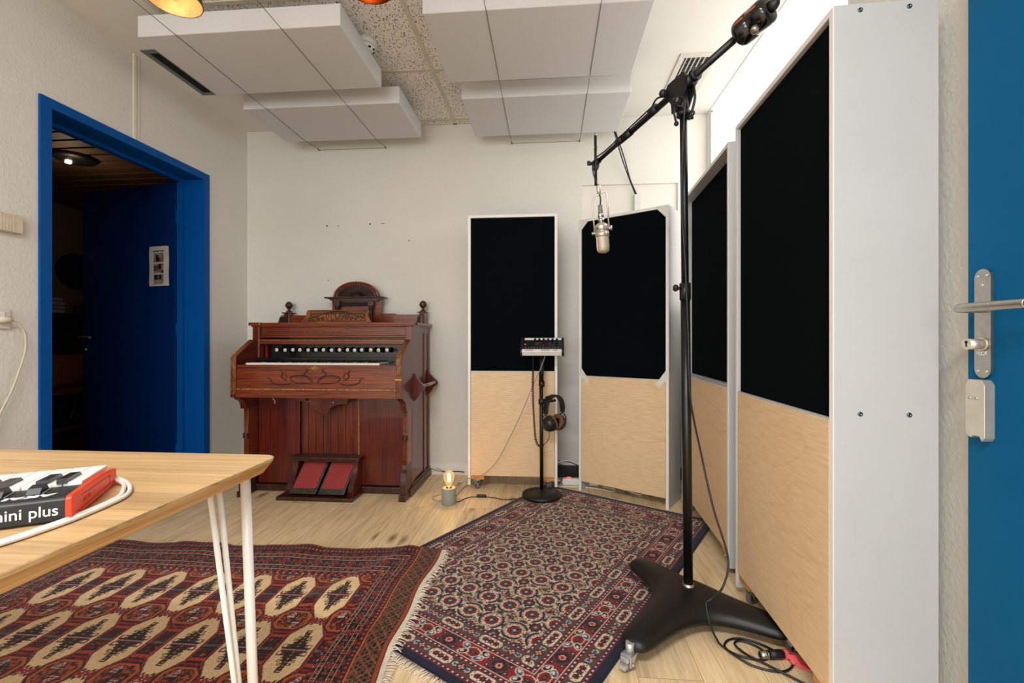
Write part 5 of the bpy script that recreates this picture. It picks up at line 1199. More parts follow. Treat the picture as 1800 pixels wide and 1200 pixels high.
# its cable along the boom, down the pole, coiled on the floor
mcab = thing('microphone_cable', 'black microphone cable running along the boom, down the pole and coiling on the floor', 'cable', (0, 0, 0))
def w3(v): return Vector((BX, BY, 0)) + v
bu = bd.cross(Vector((0, -1, 0))).normalized(); bu = bu if bu.z > 0 else -bu
fr_ = Vector((0, -1, 0))
p0 = w3(A)
pts = [p0 + Vector((.004, -.016, -.10)), p0 + Vector((-.012, -.02, -.055)), p0 + Vector((-.014, -.02, -.01)), p0 + Vector((.004, -.018, .022)), p0 + bd * .06 + bu * .014 + fr_ * .006, p0 + bd * .12 + bu * .013 + fr_ * .006, p0 + bd * .25 + bu * .016 + fr_ * .008, p0 + bd * .38 + bu * .018 + fr_ * .008]
m = MB(); m.tube(spline(pts, 8), .0029, 8)
q0 = p0 + bd * .38 + bu * .018 + fr_ * .008; P = w3(Vector((TX_, TY_, 0)))
pts2 = [q0, q0 + bd * .035 + Vector((0, -.012, .006)), Vector((P.x - .012, P.y - .034, PZ - .03)), Vector((P.x - .006, P.y - .034, PZ - .08)), Vector((P.x - .008, P.y - .026, PZ - .18)), Vector((P.x - .010, P.y - .020, 1.45)), Vector((P.x + .001, P.y - .022, 1.25)), Vector((P.x + .010, P.y - .026, 1.0)), Vector((P.x + .016, P.y - .03, .78)), Vector((.535, 1.655, .58)), Vector((.565, 1.62, .40)), Vector((.600, 1.585, .25)), Vector((.575, 1.56, .165)), Vector((.528, 1.535, .135)), Vector((.512, 1.535, .118)), Vector((.518, 1.51, .06)), Vector((.5417, 1.5048, .012))]
m.tube(spline(pts2, 10), .0034, 10)
pts3 = [(.513, 1.425, .012), (.535, 1.40, .0045), (.575, 1.375, .0045), (.622, 1.372, .0045), (.640, 1.395, .0045), (.622, 1.432, .0045), (.585, 1.452, .0045), (.562, 1.432, .006), (.575, 1.385, .010), (.62, 1.34, .010), (.68, 1.29, .0045), (.74, 1.235, .0045), (.78, 1.15, .0045)]
pts3 = [(x * 1.056, y * 1.056, z) for x, y, z in pts3]; m.tube(spline(pts3, 10), .0034, 10)
pts4 = [(.665, 1.40, .012), (.645, 1.435, .006), (.60, 1.462, .0045), (.555, 1.455, .0045), (.528, 1.42, .006), (.54, 1.375, .011), (.58, 1.342, .0045), (.64, 1.325, .0045), (.682, 1.345, .0045), (.700, 1.378, .0045), (.698, 1.405, .008)]
pts4 = [(x * 1.056, y * 1.056, z) for x, y, z in pts4]; m.tube(spline(pts4, 10), .0034, 10); m.build('cord', 'cable_black', mcab)
m = MB()
for f_ in (.18, .385):
    c = p0 + bd * f_ + bu * .004; m.tube([c - bd * .018, c + bd * .018], .0165 if f_ > .2 else .0155, 16)
m.build('cable_tie', 'rubber', mcab)
xc = thing('cable_connector', 'metal plug in black tape with pink cloth tag on the floor by the boom stand', 'connector', (.698, 1.462, .0))
ax = Vector((-.96, -.12, .0)).normalized(); c0 = Vector((0, 0, .014))
m = MB(); m.tube([c0 + ax * .022, c0 + ax * .052, c0 + ax * .0521], [.0115, .0115, .0095], 24)
for k in range(3): m.torus(c0 + ax * (.030 + k * .007), ax, .0116, .001, 24, 6)
m.build('metal_sleeve', 'steel', xc)
m = MB(); m.tube([c0 + ax * .0515, c0 + ax * .0526], .0088, 20); m.build('plug_face', 'vent_dark', xc)
m = MB(); m.tube([c0 - ax * .022, c0 - ax * .012, c0 + ax * .004, c0 + ax * .024], [.011, .0138, .0135, .0128], 22); m.build('taped_grip', 'rubber', xc)
m = MB(); m.tube([c0 - ax * .040, c0 - ax * .022], [.0135, .0142], 22)
q = MB(); m2 = m
vs = [(.020, -.012, .020), (.045, -.040, .003), (.075, -.052, .002), (.078, -.020, .004), (.055, .004, .018)]
V = [m.bm.verts.new(Vector(v)) for v in vs]; V2 = [m.bm.verts.new(Vector(v) + Vector((0, .001, .0022))) for v in vs]
m.bm.faces.new(V); m.bm.faces.new(V2[::-1])
for i in range(5): m.bm.faces.new((V[i], V2[i], V2[(i + 1) % 5], V[(i + 1) % 5]))
vs = [(.022, -.016, .026), (.044, -.020, .026), (.052, -.034, .012), (.030, -.034, .008)]
V = [m.bm.verts.new(Vector(v)) for v in vs]; V2 = [m.bm.verts.new(Vector(v) + Vector((0, -.001, .0022))) for v in vs]
m.bm.faces.new(V); m.bm.faces.new(V2[::-1])
for i in range(4): m.bm.faces.new((V[i], V2[i], V2[(i + 1) % 4], V[(i + 1) % 4]))
m.build('pink_cloth_tag', 'pink', xc)
# ------------------------------------------------------------------ knotted rugs: dense pile meshes, each knot coloured
def C3(r, g, b): return np.array([lin(r), lin(g), lin(b)])
def hsh(i, j, k=0):
    v = np.sin(i * 127.1 + j * 311.7 + k * 74.7) * 43758.5453
    return v - np.floor(v)
def put(img, mask, col): img[mask] = col
def rug_material(name):
    t = NT(name); a = t.node('ShaderNodeAttribute'); a.attribute_name = 'knot'
    n = t.noise(t.coords(), 260, 2, 0.6)
    c = t.mix(1.0, a.outputs['Color'], t.ramp(n, [(0.25, (0.78, 0.78, 0.78, 1)), (0.75, (1.14, 1.14, 1.14, 1))]), 'MULTIPLY')
    t.color(c); t.set(Roughness=0.95, Specular_IOR_Level=0.12, Sheen_Weight=0.15); t.bump(n, 0.5, 0.003); return t.m
def rug_mesh(name, xs, ys, zfun, img, mat, parent):
    nx, ny = len(xs), len(ys)
    X, Y = np.meshgrid(xs, ys, indexing='xy'); Z = zfun(X, Y)
    co = np.stack([X, Y, Z], -1).reshape(-1, 3)
    # skirt down to the floor
    bi = np.concatenate([np.arange(nx), (np.arange(1, ny)) * nx + nx - 1, (ny - 1) * nx + np.arange(nx - 2, -1, -1), np.arange(ny - 2, 0, -1) * nx])
    low = co[bi].copy(); low[:, 2] -= .006
    allco = np.concatenate([co, low]).astype(np.float32)
    i = np.arange(nx - 1); j = np.arange(ny - 1); I, J = np.meshgrid(i, j)
    a = (J * nx + I).ravel(); quads = np.stack([a, a + 1, a + nx + 1, a + nx], 1)
    nb = len(bi); k = np.arange(nb); k2 = (k + 1) % nb
    sk = np.stack([bi[k], len(co) + k, len(co) + k2, bi[k2]], 1)
    F = np.concatenate([quads, sk]).astype(np.int32)
    me = bpy.data.meshes.new(name); me.vertices.add(len(allco)); me.vertices.foreach_set('co', allco.ravel())
    me.loops.add(F.size); me.loops.foreach_set('vertex_index', F.ravel())
    me.polygons.add(len(F)); me.polygons.foreach_set('loop_start', np.arange(0, F.size, 4, dtype=np.int32)); me.polygons.foreach_set('loop_total', np.full(len(F), 4, dtype=np.int32))
    me.update(calc_edges=True); me.validate()
    cols = np.concatenate([img.reshape(-1, 3), img.reshape(-1, 3)[bi]]); cols = np.concatenate([cols, np.ones((len(cols), 1))], 1).astype(np.float32)
    at_ = me.attributes.new('knot', 'FLOAT_COLOR', 'POINT'); at_.data.foreach_set('color', cols.ravel())
    me.materials.append(mat); me.polygons.foreach_set('use_smooth', np.ones(len(F), dtype=bool))
    o = bpy.data.objects.new(name, me); COL.objects.link(o); o.parent = parent; return o

# ---- the cream flowered rug lying askew: local x across (left to right), local y along (towards the corner)
W2_, L2_ = 1.064, 1.686
def design_flowers(xs, ys):
    v, u = np.meshgrid(xs, ys, indexing='xy')
    img = np.empty(v.shape + (3,)); navy = C3(26, 30, 50); red = C3(150, 22, 30); cream = C3(222, 204, 176); olive = C3(88, 68, 50); dark = C3(32, 28, 34)
    teal = C3(48, 128, 116); orange = C3(204, 104, 58); blue = C3(64, 88, 118); maroon = C3(92, 24, 30); pale = C3(206, 210, 206); pink = C3(226, 150, 120); beige = C3(196, 164, 130)
    ex = np.minimum(v, W2_ - v); ey = np.minimum(u, L2_ - u); e = np.minimum(ex, ey); side = ex <= ey
    s = np.where(side, u - L2_ / 2, v - W2_ / 2)
    img[:] = navy
    # ---- field
    fm = e > .247
    a, b = .0985, .1085
    fv = (v - W2_ / 2) / a; fu = (u - L2_ / 2) / b
    iv = np.floor(fv + .5); iu = np.floor(fu + .5); dv = (fv - iv) * a; du = (fu - iu) * b
    put(img, fm, cream)
    # fine vines and specks
    g = .0068; gi = np.floor(v / g); gj = np.floor(u / g); gx = v / g - gi - .5; gy = u / g - gj - .5
    h1 = hsh(gi, gj); h2 = hsh(gi, gj, 3); rr = np.hypot(gx + (hsh(gi, gj, 5) - .5) * .3, gy + (hsh(gi, gj, 6) - .5) * .3)
    sp = fm & (rr < .45) & (h1 > .28)
    for lo, hi, c in ((.28, .55, navy), (.55, .70, maroon), (.70, .80, olive), (.80, .87, red), (.87, .93, teal), (.93, 1.01, beige)):
        put(img, sp & (h1 > lo) & (h1 <= hi), c)
    vine = np.abs(np.sin(v * 2 * PI / a + 1.2 * np.sin(u * 4 * PI / b)) * np.cos(u * 2 * PI / b + 1.2 * np.sin(v * 4 * PI / a)))
    put(img, fm & (vine < .13), cream); put(img, fm & (vine < .055), navy)
    # half-lattice flowers and little squares
    jv = np.floor(fv); ju = np.floor(fu); cv = (fv - jv - .5) * a; cu = (fu - ju - .5) * b
    rc = np.hypot(cv, cu * .95); th = np.arctan2(cu, cv)
    par2 = (jv + ju) % 2
    sq = fm & (np.maximum(np.abs(cv), np.abs(cu)) < .026) & (par2 == 0)
    put(img, sq, beige)
    put(img, sq & (hsh(np.floor(v / .0038), np.floor(u / .0038), 9) > .52), maroon); put(img, sq & (rc < .009), navy); put(img, sq & (rc < .004), teal)
    fl = fm & (par2 == 1)
    put(img, fl & (rc < .026), cream); put(img, fl & (rc < .0235 + .003 * np.cos(8 * th)), navy); put(img, fl & (rc < .018 + .002 * np.cos(8 * th)), maroon); put(img, fl & (rc < .012) & (np.cos(6 * th) > .1), red); put(img, fl & (rc < .0075), teal); put(img, fl & (rc < .003), cream)
    # edge-mid leaves
    for (ov, ou) in ((.5, 0), (0, .5)):
        kv = np.floor(fv + .5 - ov); ku = np.floor(fu + .5 - ou); lv = (fv - kv - ov) * a; lu = (fu - ku - ou) * b
        rl = np.hypot(lv, lu * 1.1); put(img, fm & (rl < .0135), olive); put(img, fm & (rl < .006), maroon)
    # main rosettes with crescents
    r = np.hypot(dv, du); t = np.arctan2(du, dv); par = (iv + iu) % 2
    dirn = np.where(par == 0, np.abs(dv), np.abs(du)); cosd = dirn / np.maximum(r, 1e-6)
    ring = fm & (cosd > .55)
    put(img, fm & (r < .030), cream)
    put(img, ring & (r < .049), cream); put(img, ring & (r > .0395) & (r < .0472), navy * .7); put(img, ring & (r > .0355) & (r <= .0395), blue * .7 + .1 * cream); put(img, ring & (r > .0295) & (r <= .0345) & (np.sin(t * 14) > -.5), orange)
    put(img, fm & (r < .0258 + .0012 * np.cos(8 * t)), dark * .6); put(img, fm & (r < .0226 + .0012 * np.cos(8 * t)), red); put(img, fm & (r < .0158), navy); put(img, fm & (r < .0105) & (np.cos(4 * t) > -.3), teal); put(img, fm & (r < .004), cream)
    # ---- borders
    def guard(a0, b0):
        mk = (e >= a0) & (e < b0); w = b0 - a0; p = .019; q = ((s / p) % 1.0); f_ = (e - a0) / w
        put(img, mk, maroon)
        tri = np.abs(q - .5) * 2
        put(img, mk & (f_ > .18) & (f_ < .85) & (tri < f_), blue * .55); put(img, mk & (f_ > .3) & (f_ < .62) & (np.abs(q - .5) < .16), pale)
        put(img, mk & ((f_ < .14) | (f_ > .88)), red * .8)
    def olive_band(a0, b0, ph):
        mk = (e >= a0) & (e < b0); c0 = (a0 + b0) / 2; hw = (b0 - a0) / 2; y = e - c0; p = .168; x = ((s / p + ph) % 1.0 - .5) * p
        put(img, mk, olive)
        put(img, mk & (hsh(np.floor(v / .005), np.floor(u / .005), 4) > .85), C3(120, 44, 36))
        hx = np.abs(x); hy = np.abs(y)
        cart = (hx + np.maximum(0, hy - hw * .35) * 1.0 < .043) & (hy < hw * .86)
        put(img, mk & (hx + np.maximum(0, hy - hw * .3) < .0465) & (hy < hw * .98), dark)
        put(img, mk & cart, cream)
        for k, c in ((-1, maroon), (0, dark), (1, maroon)):
            q = np.hypot(x - k * .021, y); an = np.arctan2(y, x - k * .021); put(img, mk & (q < .0112 + .0016 * np.cos(6 * an)), c); put(img, mk & (q < .005), navy if k else red)
            if k: put(img, mk & (np.hypot(x - k * .024, y - .003) < .0035), red)
        for sx in (-1, 1):
            for sy in (-1, 1): put(img, mk & (np.hypot(x - sx * .0365, y - sy * .0065) < .0026), navy); put(img, mk & (np.hypot(x - sx * .011, y - sy * .0135) < .0024), navy)
        xx = np.abs(x)
        q = np.hypot(xx - .060, y); an = np.arctan2(y, xx - .06); put(img, mk & (q < .0122), dark); put(img, mk & (q < .0108) & (np.cos(8 * an) > -.45), pale); put(img, mk & (q < .0058), blue); put(img, mk & (q < .003), red)
        xe = p / 2 - xx; q = np.abs(xe) + np.abs(y); put(img, mk & (q < .0205), blue * .5); put(img, mk & (q < .0175), navy)
        q = np.hypot(xe, y); an = np.arctan2(y, xe); put(img, mk & (q < .0098 * np.abs(np.cos(2 * an + PI / 4 * 0)) + .002), pink); put(img, mk & (q < .003), red)
    def main_band(a0, b0):
        mk = (e >= a0) & (e < b0); c0 = (a0 + b0) / 2; hw = (b0 - a0) / 2; y = e - c0; p = .205; x = ((s / p + .25) % 1.0 - .5) * p
        put(img, mk, red)
        put(img, mk & (hsh(np.floor(v / .006), np.floor(u / .006), 14) > .86), navy)
        put(img, mk & (hsh(np.floor(v / .007), np.floor(u / .007), 17) > .93), olive)
        q = np.abs(x) + np.abs(y) * .95; put(img, mk & (q < .041), olive); put(img, mk & (q < .036), maroon); put(img, mk & (q < .0275), dark); put(img, mk & (q < .0215), navy)
        r_ = np.hypot(x, y); an = np.arctan2(y, x); put(img, mk & (r_ < .0115 + .002 * np.cos(8 * an)), pink); put(img, mk & (r_ < .006), red)
        for sx in (-1, 1):
            for sy in (-1, 1):
                q = np.hypot(x - sx * .034, y - sy * .017); put(img, mk & (q < .0078), navy); put(img, mk & (q < .0026), pale)
                q = np.hypot(x - sx * .022, y - sy * .0255); put(img, mk & (q < .006), navy)
        xe = p / 2 - np.abs(x); sg = np.sign(x)
        q = np.hypot(xe * .8, y); put(img, mk & (q < .0215), cream); put(img, mk & (q < .0185), dark); put(img, mk & (q < .016), red); put(img, mk & (np.hypot(xe * .55, y) < .0075), dark); put(img, mk & (np.hypot(xe * .55, y) < .0035), C3(70, 96, 76))
        for sy in (-1, 1):
            lx = xe - .034 - .004 * sy * sg; ly = y - sy * .014 * sg; ca, sa = math.cos(.6), math.sin(.6); px = lx * ca + ly * sa * sy; py = -lx * sa * sy + ly * ca
            q = np.hypot(px * .62, py); put(img, mk & (q < .0118), cream); put(img, mk & (q < .0092), blue if sy > 0 else dark); put(img, mk & (np.hypot((px - .003) * .7, py - .002) < .005), pale)
    guard(.031, .047); olive_band(.047, .090, 0.0); guard(.090, .105)
    mk = (e >= .105) & (e < .109); put(img, mk, cream)
    main_band(.109, .169)
    mk = (e >= .169) & (e < .173); put(img, mk, cream)
    guard(.173, .188); olive_band(.188, .232, .5); guard(.232, .247)
    img *= (0.74 + .28 * np.random.rand(*v.shape))[..., None]
    return np.clip(img, 0, 1)
r2 = thing('flowered_rug', 'cream rug with dense red and navy flower lattice lying askew under the round base stand', 'rug', (-.624 - .0, 2.087, 0), math.atan2(-.519, .855))
# local origin = front-left corner: v along (.855,-.519), u along (.519,.855)
o_v, o_u = -1.617, .94
r2.location = (o_v * .855 + o_u * .519, -o_v * .519 * 1.0 + o_u * .855 - 0.0, 0)
r2.location = (o_v * .855 + o_u * .519, o_v * -.519 + o_u * .855, 0)
xs = np.linspace(0, W2_, 400); ys = np.linspace(0, L2_, 634)
img = design_flowers(xs, ys)
z2 = lambda X, Y: .0085 + .0008 * np.sin(X * 7) * np.sin(Y * 5) + .0006 * np.random.rand(*X.shape) - .003 * (np.minimum(np.minimum(X, W2_ - X), np.minimum(Y, L2_ - Y)) < .004)
rug_mesh('pile', xs, ys, z2, img, rug_material('flowered_knotted_wool'), r2)
def fringe(parent, p0, p1, out, n, ln, z, seed, droop=.0, curl=.4):
    rnd = random.Random(seed); m = MB(); p0 = Vector(p0); p1 = Vector(p1); o = Vector(out)
    for k in range(n):
        t = (k + rnd.random() * .8) / n; b = p0.lerp(p1, t); L = ln * (.6 + .6 * rnd.random()); sk = (p1 - p0).normalized() * (rnd.random() - .5) * L * 2 * curl
        q = [b + Vector((0, 0, z)), b + o * L * .5 + sk * .4 + Vector((0, 0, max(.002, z - droop * .5 + .002 * rnd.random()))), b + o * L + sk + Vector((0, 0, max(.0018, z - droop)))]
        m.tube(q, [.0016, .0016, .0008], 5)
    f = m.build('fringe', 'fringe', parent); f['kind'] = 'stuff'; return f
fringe(r2, (0, 0, 0), (W2_, 0, 0), (0, -1, 0), 260, .038, .006, 3, .004, .6)
fringe(r2, (0, L2_, 0), (W2_, L2_, 0), (0, 1, 0), 240, .022, .006, 4, .004, .5)

# ---- the dark red rug with camel medallions; local x right, local y away from the camera
RX0, RX1, RY1, RY0 = -2.215, -.492, 2.062, .10
r1 = thing('medallion_rug', 'dark red rug with rows of camel coloured medallions under the table, overlapping the flowered rug', 'rug', (RX0, RY0, 0))
W1, L1 = RX1 - RX0, RY1 - RY0
def design_medallions(xs, ys):
    x, y = np.meshgrid(xs, ys, indexing='xy'); img = np.empty(x.shape + (3,))
    bg = C3(50, 14, 15); dk = C3(20, 12, 14); red = C3(160, 20, 24); camel = C3(242, 208, 158); orange = C3(196, 96, 40); rust = C3(150, 66, 34); white = C3(214, 206, 196); grey = C3(120, 124, 122); brown = C3(70, 34, 24); gold = C3(206, 150, 84)
    wx = x + RX0; wy = y + RY0
    fx0, fx1 = -1.35 - 3.5 * .185, -1.35 + 3.5 * .185; fy1 = 1.812; fy0 = 1.812 - 5 * .296
    img[:] = dk
    n = hsh(np.floor(x / .004), np.floor(y / .004))
    n2 = hsh(np.floor(x / .007), np.floor(y / .007), 2)
    # ---- borders: signed distance outside the field
    ox = np.maximum(fx0 - wx, wx - fx1); oy = np.maximum(fy0 - wy, wy - fy1)
    side = ox * 2.05 > oy
    d = np.where(side, ox * 2.05, oy)            # side borders are narrower
    s = np.where(side, wy, wx)
    outm = (ox > 0) | (oy > 0)
    def band(a0, a1, ground, figs, p):
        mk = outm & (d >= a0) & (d < a1); f_ = (d - a0) / (a1 - a0); q = (s / p) % 1.0
        put(img, mk, ground)
        for (c, fn) in figs: put(img, mk & fn(q, f_), c)
    band(0, .012, bg, [(red, lambda q, f: np.abs(q - .5) * 2 < f), (white, lambda q, f: (np.abs(q - .5) < .08) & (f > .3))], .028)
    band(.012, .034, dk, [(red, lambda q, f: np.abs(q - .5) + np.abs(f - .5) < .42), (orange, lambda q, f: np.abs(q - .5) + np.abs(f - .5) < .16)], .034)
    band(.034, .040, camel * .8, [(dk, lambda q, f: q < .35)], .009)
    band(.040, .066, bg, [(dk, lambda q, f: np.abs(q - .25) < .10), (red, lambda q, f: (np.abs(q - .6) < .16) & (np.abs(f - .5) < .34)), (grey, lambda q, f: (np.abs(q - .6) < .05) & (np.abs(f - .5) < .18)), (orange, lambda q, f: (np.abs(q - .95) < .08) & (np.abs(f - .5) < .25))], .03)
    band(.066, .072, camel * .8, [(dk, lambda q, f: q < .35)], .009)
    band(.072, .132, dk, [(bg * 1.3, lambda q, f: (np.abs(q - .5) + np.abs(f - .5) * .9 < .46)), (red * .8, lambda q, f: (np.abs(np.abs(q - .5) + np.abs(f - .5) * .9 - .34) < .05)), (red, lambda q, f: (np.abs(q - .5) < .12) & (np.abs(f - .5) < .13)), (grey, lambda q, f: (np.abs(np.abs(q - .5) - .30) < .035) & (np.abs(f - .5) < .06)), (rust, lambda q, f: (q < .1) & (np.abs(f - .5) < .28)), (white * .6, lambda q, f: (np.abs(np.abs(q - .5) - .12) < .03) & (np.abs(np.abs(f - .5) - .3) < .05))], .075)
    band(.132, .138, camel * .8, [(dk, lambda q, f: q < .35)], .009)
    band(.138, .164, bg, [(dk, lambda q, f: np.abs(q - .25) < .10), (red, lambda q, f: (np.abs(q - .6) < .16) & (np.abs(f - .5) < .34)), (grey, lambda q, f: (np.abs(q - .6) < .05) & (np.abs(f - .5) < .18)), (orange, lambda q, f: (np.abs(q - .95) < .08) & (np.abs(f - .5) < .25))], .03)
    band(.164, .170, camel * .7, [(dk, lambda q, f: q < .35)], .009)
    band(.170, .196, dk, [(red, lambda q, f: (np.abs(q - .5) + np.abs(f - .5) < .4)), (dk, lambda q, f: (np.abs(q - .5) + np.abs(f - .5) < .16))], .045)
    band(.196, .236, dk, [(bg * 1.2, lambda q, f: f < .9), (red * .8, lambda q, f: (np.abs(q - .3) < .14) & (np.abs(f - .45) < .3)), (white * .6, lambda q, f: (np.abs(q - .3) < .05) & (np.abs(f - .45) < .12)), (orange * .8, lambda q, f: (np.abs(q - .8) < .1) & (np.abs(f - .45) < .2))], .036)
    band(.236, 3, brown, [(rust, lambda q, f: q < .5)], .02)
    # ---- end panels of flat weave, checked in dark, red and gold
    for sg, xa in ((1, -.588), (-1, -2.112)):
        t = (wx - xa) * sg; mk = t > 0
        put(img, mk, C3(104, 66, 38))
        gx = t / .0135; gy = wy / .019; gi = np.floor(gx); gj = np.floor(gy + .5 * (gi % 2)); qx = gx - gi; qy = gy + .5 * (gi % 2) - gj
        hh = hsh(gi * 0 + np.floor(gi / 1), gj, 7)
        blk = mk & (np.abs(qx - .5) < .36) & (np.abs(qy - .5) < .30)
        put(img, blk, dk); put(img, blk & (((gj + gi) % 3) == 0) & (qx < .55), red * .8)
        put(img, mk & (np.abs(((wy / .052 + t / .041) % 1) - .5) < .035), gold * .5); put(img, mk & (np.abs(((wy / .052 - t / .041) % 1) - .5) < .035), gold * .5)
        put(img, mk & (t < .006), orange * 1.05); put(img, mk & (t > .079) & (t < .081), dk); put(img, mk & (t >= .081), rust * 1.05); put(img, mk & (t > .094), dk)
    # ---- field
    fm = ~outm
    put(img, fm, bg)
    cx = -1.35; q = (wx - cx) / .185; ci = np.floor(q + .5); X = (q - ci) * .185
    py = (fy1 - wy) / .296; cj = np.floor(py); Y = (py - cj - .5) * .296
    aX = np.abs(X); aY = np.abs(Y)
    # ground ornaments between medallions
    put(img, fm & (n2 > .70), red * .55); put(img, fm & (n2 < .14), dk); put(img, fm & (n > .965), orange)
    st = fm & (np.abs(((Y / .021) % 1) - .5) < .12); put(img, st, dk)
    st = fm & (aX > .058) & (np.abs(aY - .062) < .007); put(img, st, red); put(img, st & ((X / .009) % 1 < .4), orange)
    st = fm & (aX > .055) & (np.abs(aY - .082) < .003); put(img, st, red)
    st = fm & (aX > .060) & (aY < .006); put(img, st, grey * .8); put(img, st & ((X / .006) % 1 < .45), dk)
    # medallion outline: long octagon
    half = np.where(aY < .070, .058, np.where(aY < .128, .058 - (aY - .070) / .058 * .034, .024 - (aY - .128) * .6))
    inside = fm & (aX < half) & (aY < .142)
    rim = fm & (aX < half + .010) & (aY < .146)
    put(img, rim, red); put(img, rim & ((Y / .012) % 1 < .45), orange * .9); put(img, rim & (aX < half + .0065), dk); put(img, rim & (aX < half + .004), red)
    put(img, fm & (aX < half + .0016) & (aY < .143), dk)
    put(img, inside, camel); put(img, inside & (n > .8), camel * .92)
    # feathered cross figure inside
    fd = np.abs(((aY - .004) / .0125) % 1 - .5)
    spread = .040 * np.clip(1 - np.abs(aY - .016) / .062, 0, 1)
    fig = inside & (aY < .074) & (aX < spread * (1.0 - .75 * fd))
    put(img, fig, C3(46, 22, 18))
    core = inside & (aX < .008) & (aY < .09); put(img, core, C3(62, 34, 24)); put(img, core & (((Y / .014) % 1) < .4), dk); put(img, core & (aX < .003) & (((Y / .014) % 1) > .6), gold * .8)
    bar = inside & (aY < .0085) & (aX < .044); put(img, bar, dk); put(img, bar & (aY < .0045), red * .7); put(img, bar & (aY < .003) & ((X / .006) % 1 < .5), white * .7)
    # little hooked frames at the four arms
    for (hx_, hy_) in ((0, .086), (.040, .016), (.040, -.016)):
        ddx = np.abs(aX - hx_); ddy = np.abs(np.abs(Y) - hy_) if hx_ == 0 else np.abs(Y - hy_)
        bx_ = np.maximum(ddx, ddy * (.8 if hx_ == 0 else 1)); put(img, inside & (bx_ < .0095) & (bx_ > .0055), C3(70, 26, 22))
    for hy_ in (.048, .062):
        bx_ = np.maximum(np.abs(aX - (.024 if hy_ < .05 else .016)), np.abs(aY - hy_)); put(img, inside & (bx_ < .006) & (bx_ > .003), dk)
    # red hooked links where medallions meet tip to tip
    tY = .148 - aY
    put(img, fm & (aX < .006) & (tY < .016), red); put(img, fm & (aX < .003) & (tY < .006), white)
    put(img, fm & (np.abs(aX - (.004 + tY * .6)) < .003) & (tY < .022), C3(110, 20, 22)); put(img, fm & (np.abs(aX - .016) < .003) & (np.abs(tY - .016) < .006), C3(60, 16, 18))
    put(img, fm & (aX < .03) & (tY < .003), red)
    # secondary octagons half way between columns and rows
    q2 = q - .5; c2 = np.floor(q2 + .5); X2 = (q2 - c2) * .185; p2 = py - .5; j2 = np.floor(p2); Y2 = (p2 - j2 - .5) * .296
    bX = np.abs(X2); bY = np.abs(Y2); o2 = np.maximum(bX / .056, np.maximum(bY / .052, (bX + bY) / .083))
    put(img, fm & (o2 < 1.08), dk); put(img, fm & (o2 < 1.0), orange * .95); put(img, fm & (o2 < .84), C3(96, 20, 20))
    put(img, fm & (o2 < .84) & (n2 > .6), orange * .7); put(img, fm & (o2 < .84) & (n2 < .25), dk)
    for sg in (-1, 1):
        tx = X2 - sg * .012; ty = Y2 * 1 - sg * .026
        tri = np.maximum(np.abs(tx) * 1.25 + sg * ty * .8 * 1.0, -sg * ty * 1.0)
        put(img, fm & (tri < .0145) & (o2 < .95), dk); put(img, fm & (tri < .0130) & (o2 < .95), white); put(img, fm & (tri < .0090) & (o2 < .95), C3(110, 18, 20)); put(img, fm & (tri < .0040) & (o2 < .95), white * .7)
    put(img, fm & (bX < .004) & (bY < .03), dk)
    img *= (0.70 + .30 * np.random.rand(*x.shape))[..., None]
    return np.clip(img, 0, 1)
xs = np.linspace(0, W1, 620); ys = np.concatenate([np.linspace(0, 1.0, 120, endpoint=False), np.linspace(1.0, L1, 350)])
img = design_medallions(xs, ys)
rc, rs = math.cos(math.atan2(-.519, .855)), math.sin(math.atan2(-.519, .855))
def z1(X, Y):
    wx = X + RX0; wy = Y + RY0; dx = wx - r2.location.x; dy = wy - r2.location.y
    lx = dx * rc + dy * rs; ly = -dx * rs + dy * rc
    dd = np.minimum(np.minimum(lx, W2_ - lx), np.minimum(ly, L2_ - ly))         # inside the other rug when > 0
    lift = np.clip((dd + .05) / .06, 0, 1); lift = lift * lift * (3 - 2 * lift)
    edge = L1 - Y
    wav = .010 * np.exp(-(edge / .05) ** 2) * (np.clip(np.sin(X * 21 + .6) * np.sin(X * 8.3 + 1.2), 0, 1)) + .004 * np.exp(-(edge / .12) ** 2) * np.clip(np.sin(X * 13), 0, 1)
    return .0078 + .0108 * lift + wav + .0007 * np.random.rand(*X.shape) + .0008 * np.sin(X * 9 + Y * 6)
# the edge itself wanders a little
rm = rug_mesh('pile', xs, ys, z1, img, rug_material('medallion_knotted_wool'), r1)
cov = np.empty(len(rm.data.vertices) * 3, dtype=np.float32); rm.data.vertices.foreach_get('co', cov); cov = cov.reshape(-1, 3)
f_ = np.clip((cov[:, 1] - (L1 - .25)) / .25, 0, 1); cov[:, 1] += f_ * (.007 * np.sin(cov[:, 0] * 14) + .004 * np.sin(cov[:, 0] * 31 + 1)) * 1.0 + f_ * (-.030 * (1 - cov[:, 0] / W1) + .012)
g_ = np.clip((cov[:, 0] - (W1 - .3)) / .3, 0, 1); yy = cov[:, 1] + RY0; cov[:, 0] += g_ * (-.012 * np.sin((yy - 1.2) * 4.0) + .006 * np.sin(yy * 17))
rm.data.vertices.foreach_set('co', cov.ravel()); rm.data.update()
def edge_x(wy): return W1 - .012 * math.sin((wy - 1.2) * 4.0) + .006 * math.sin(wy * 17)
m = MB(); prev = None; nY = 120
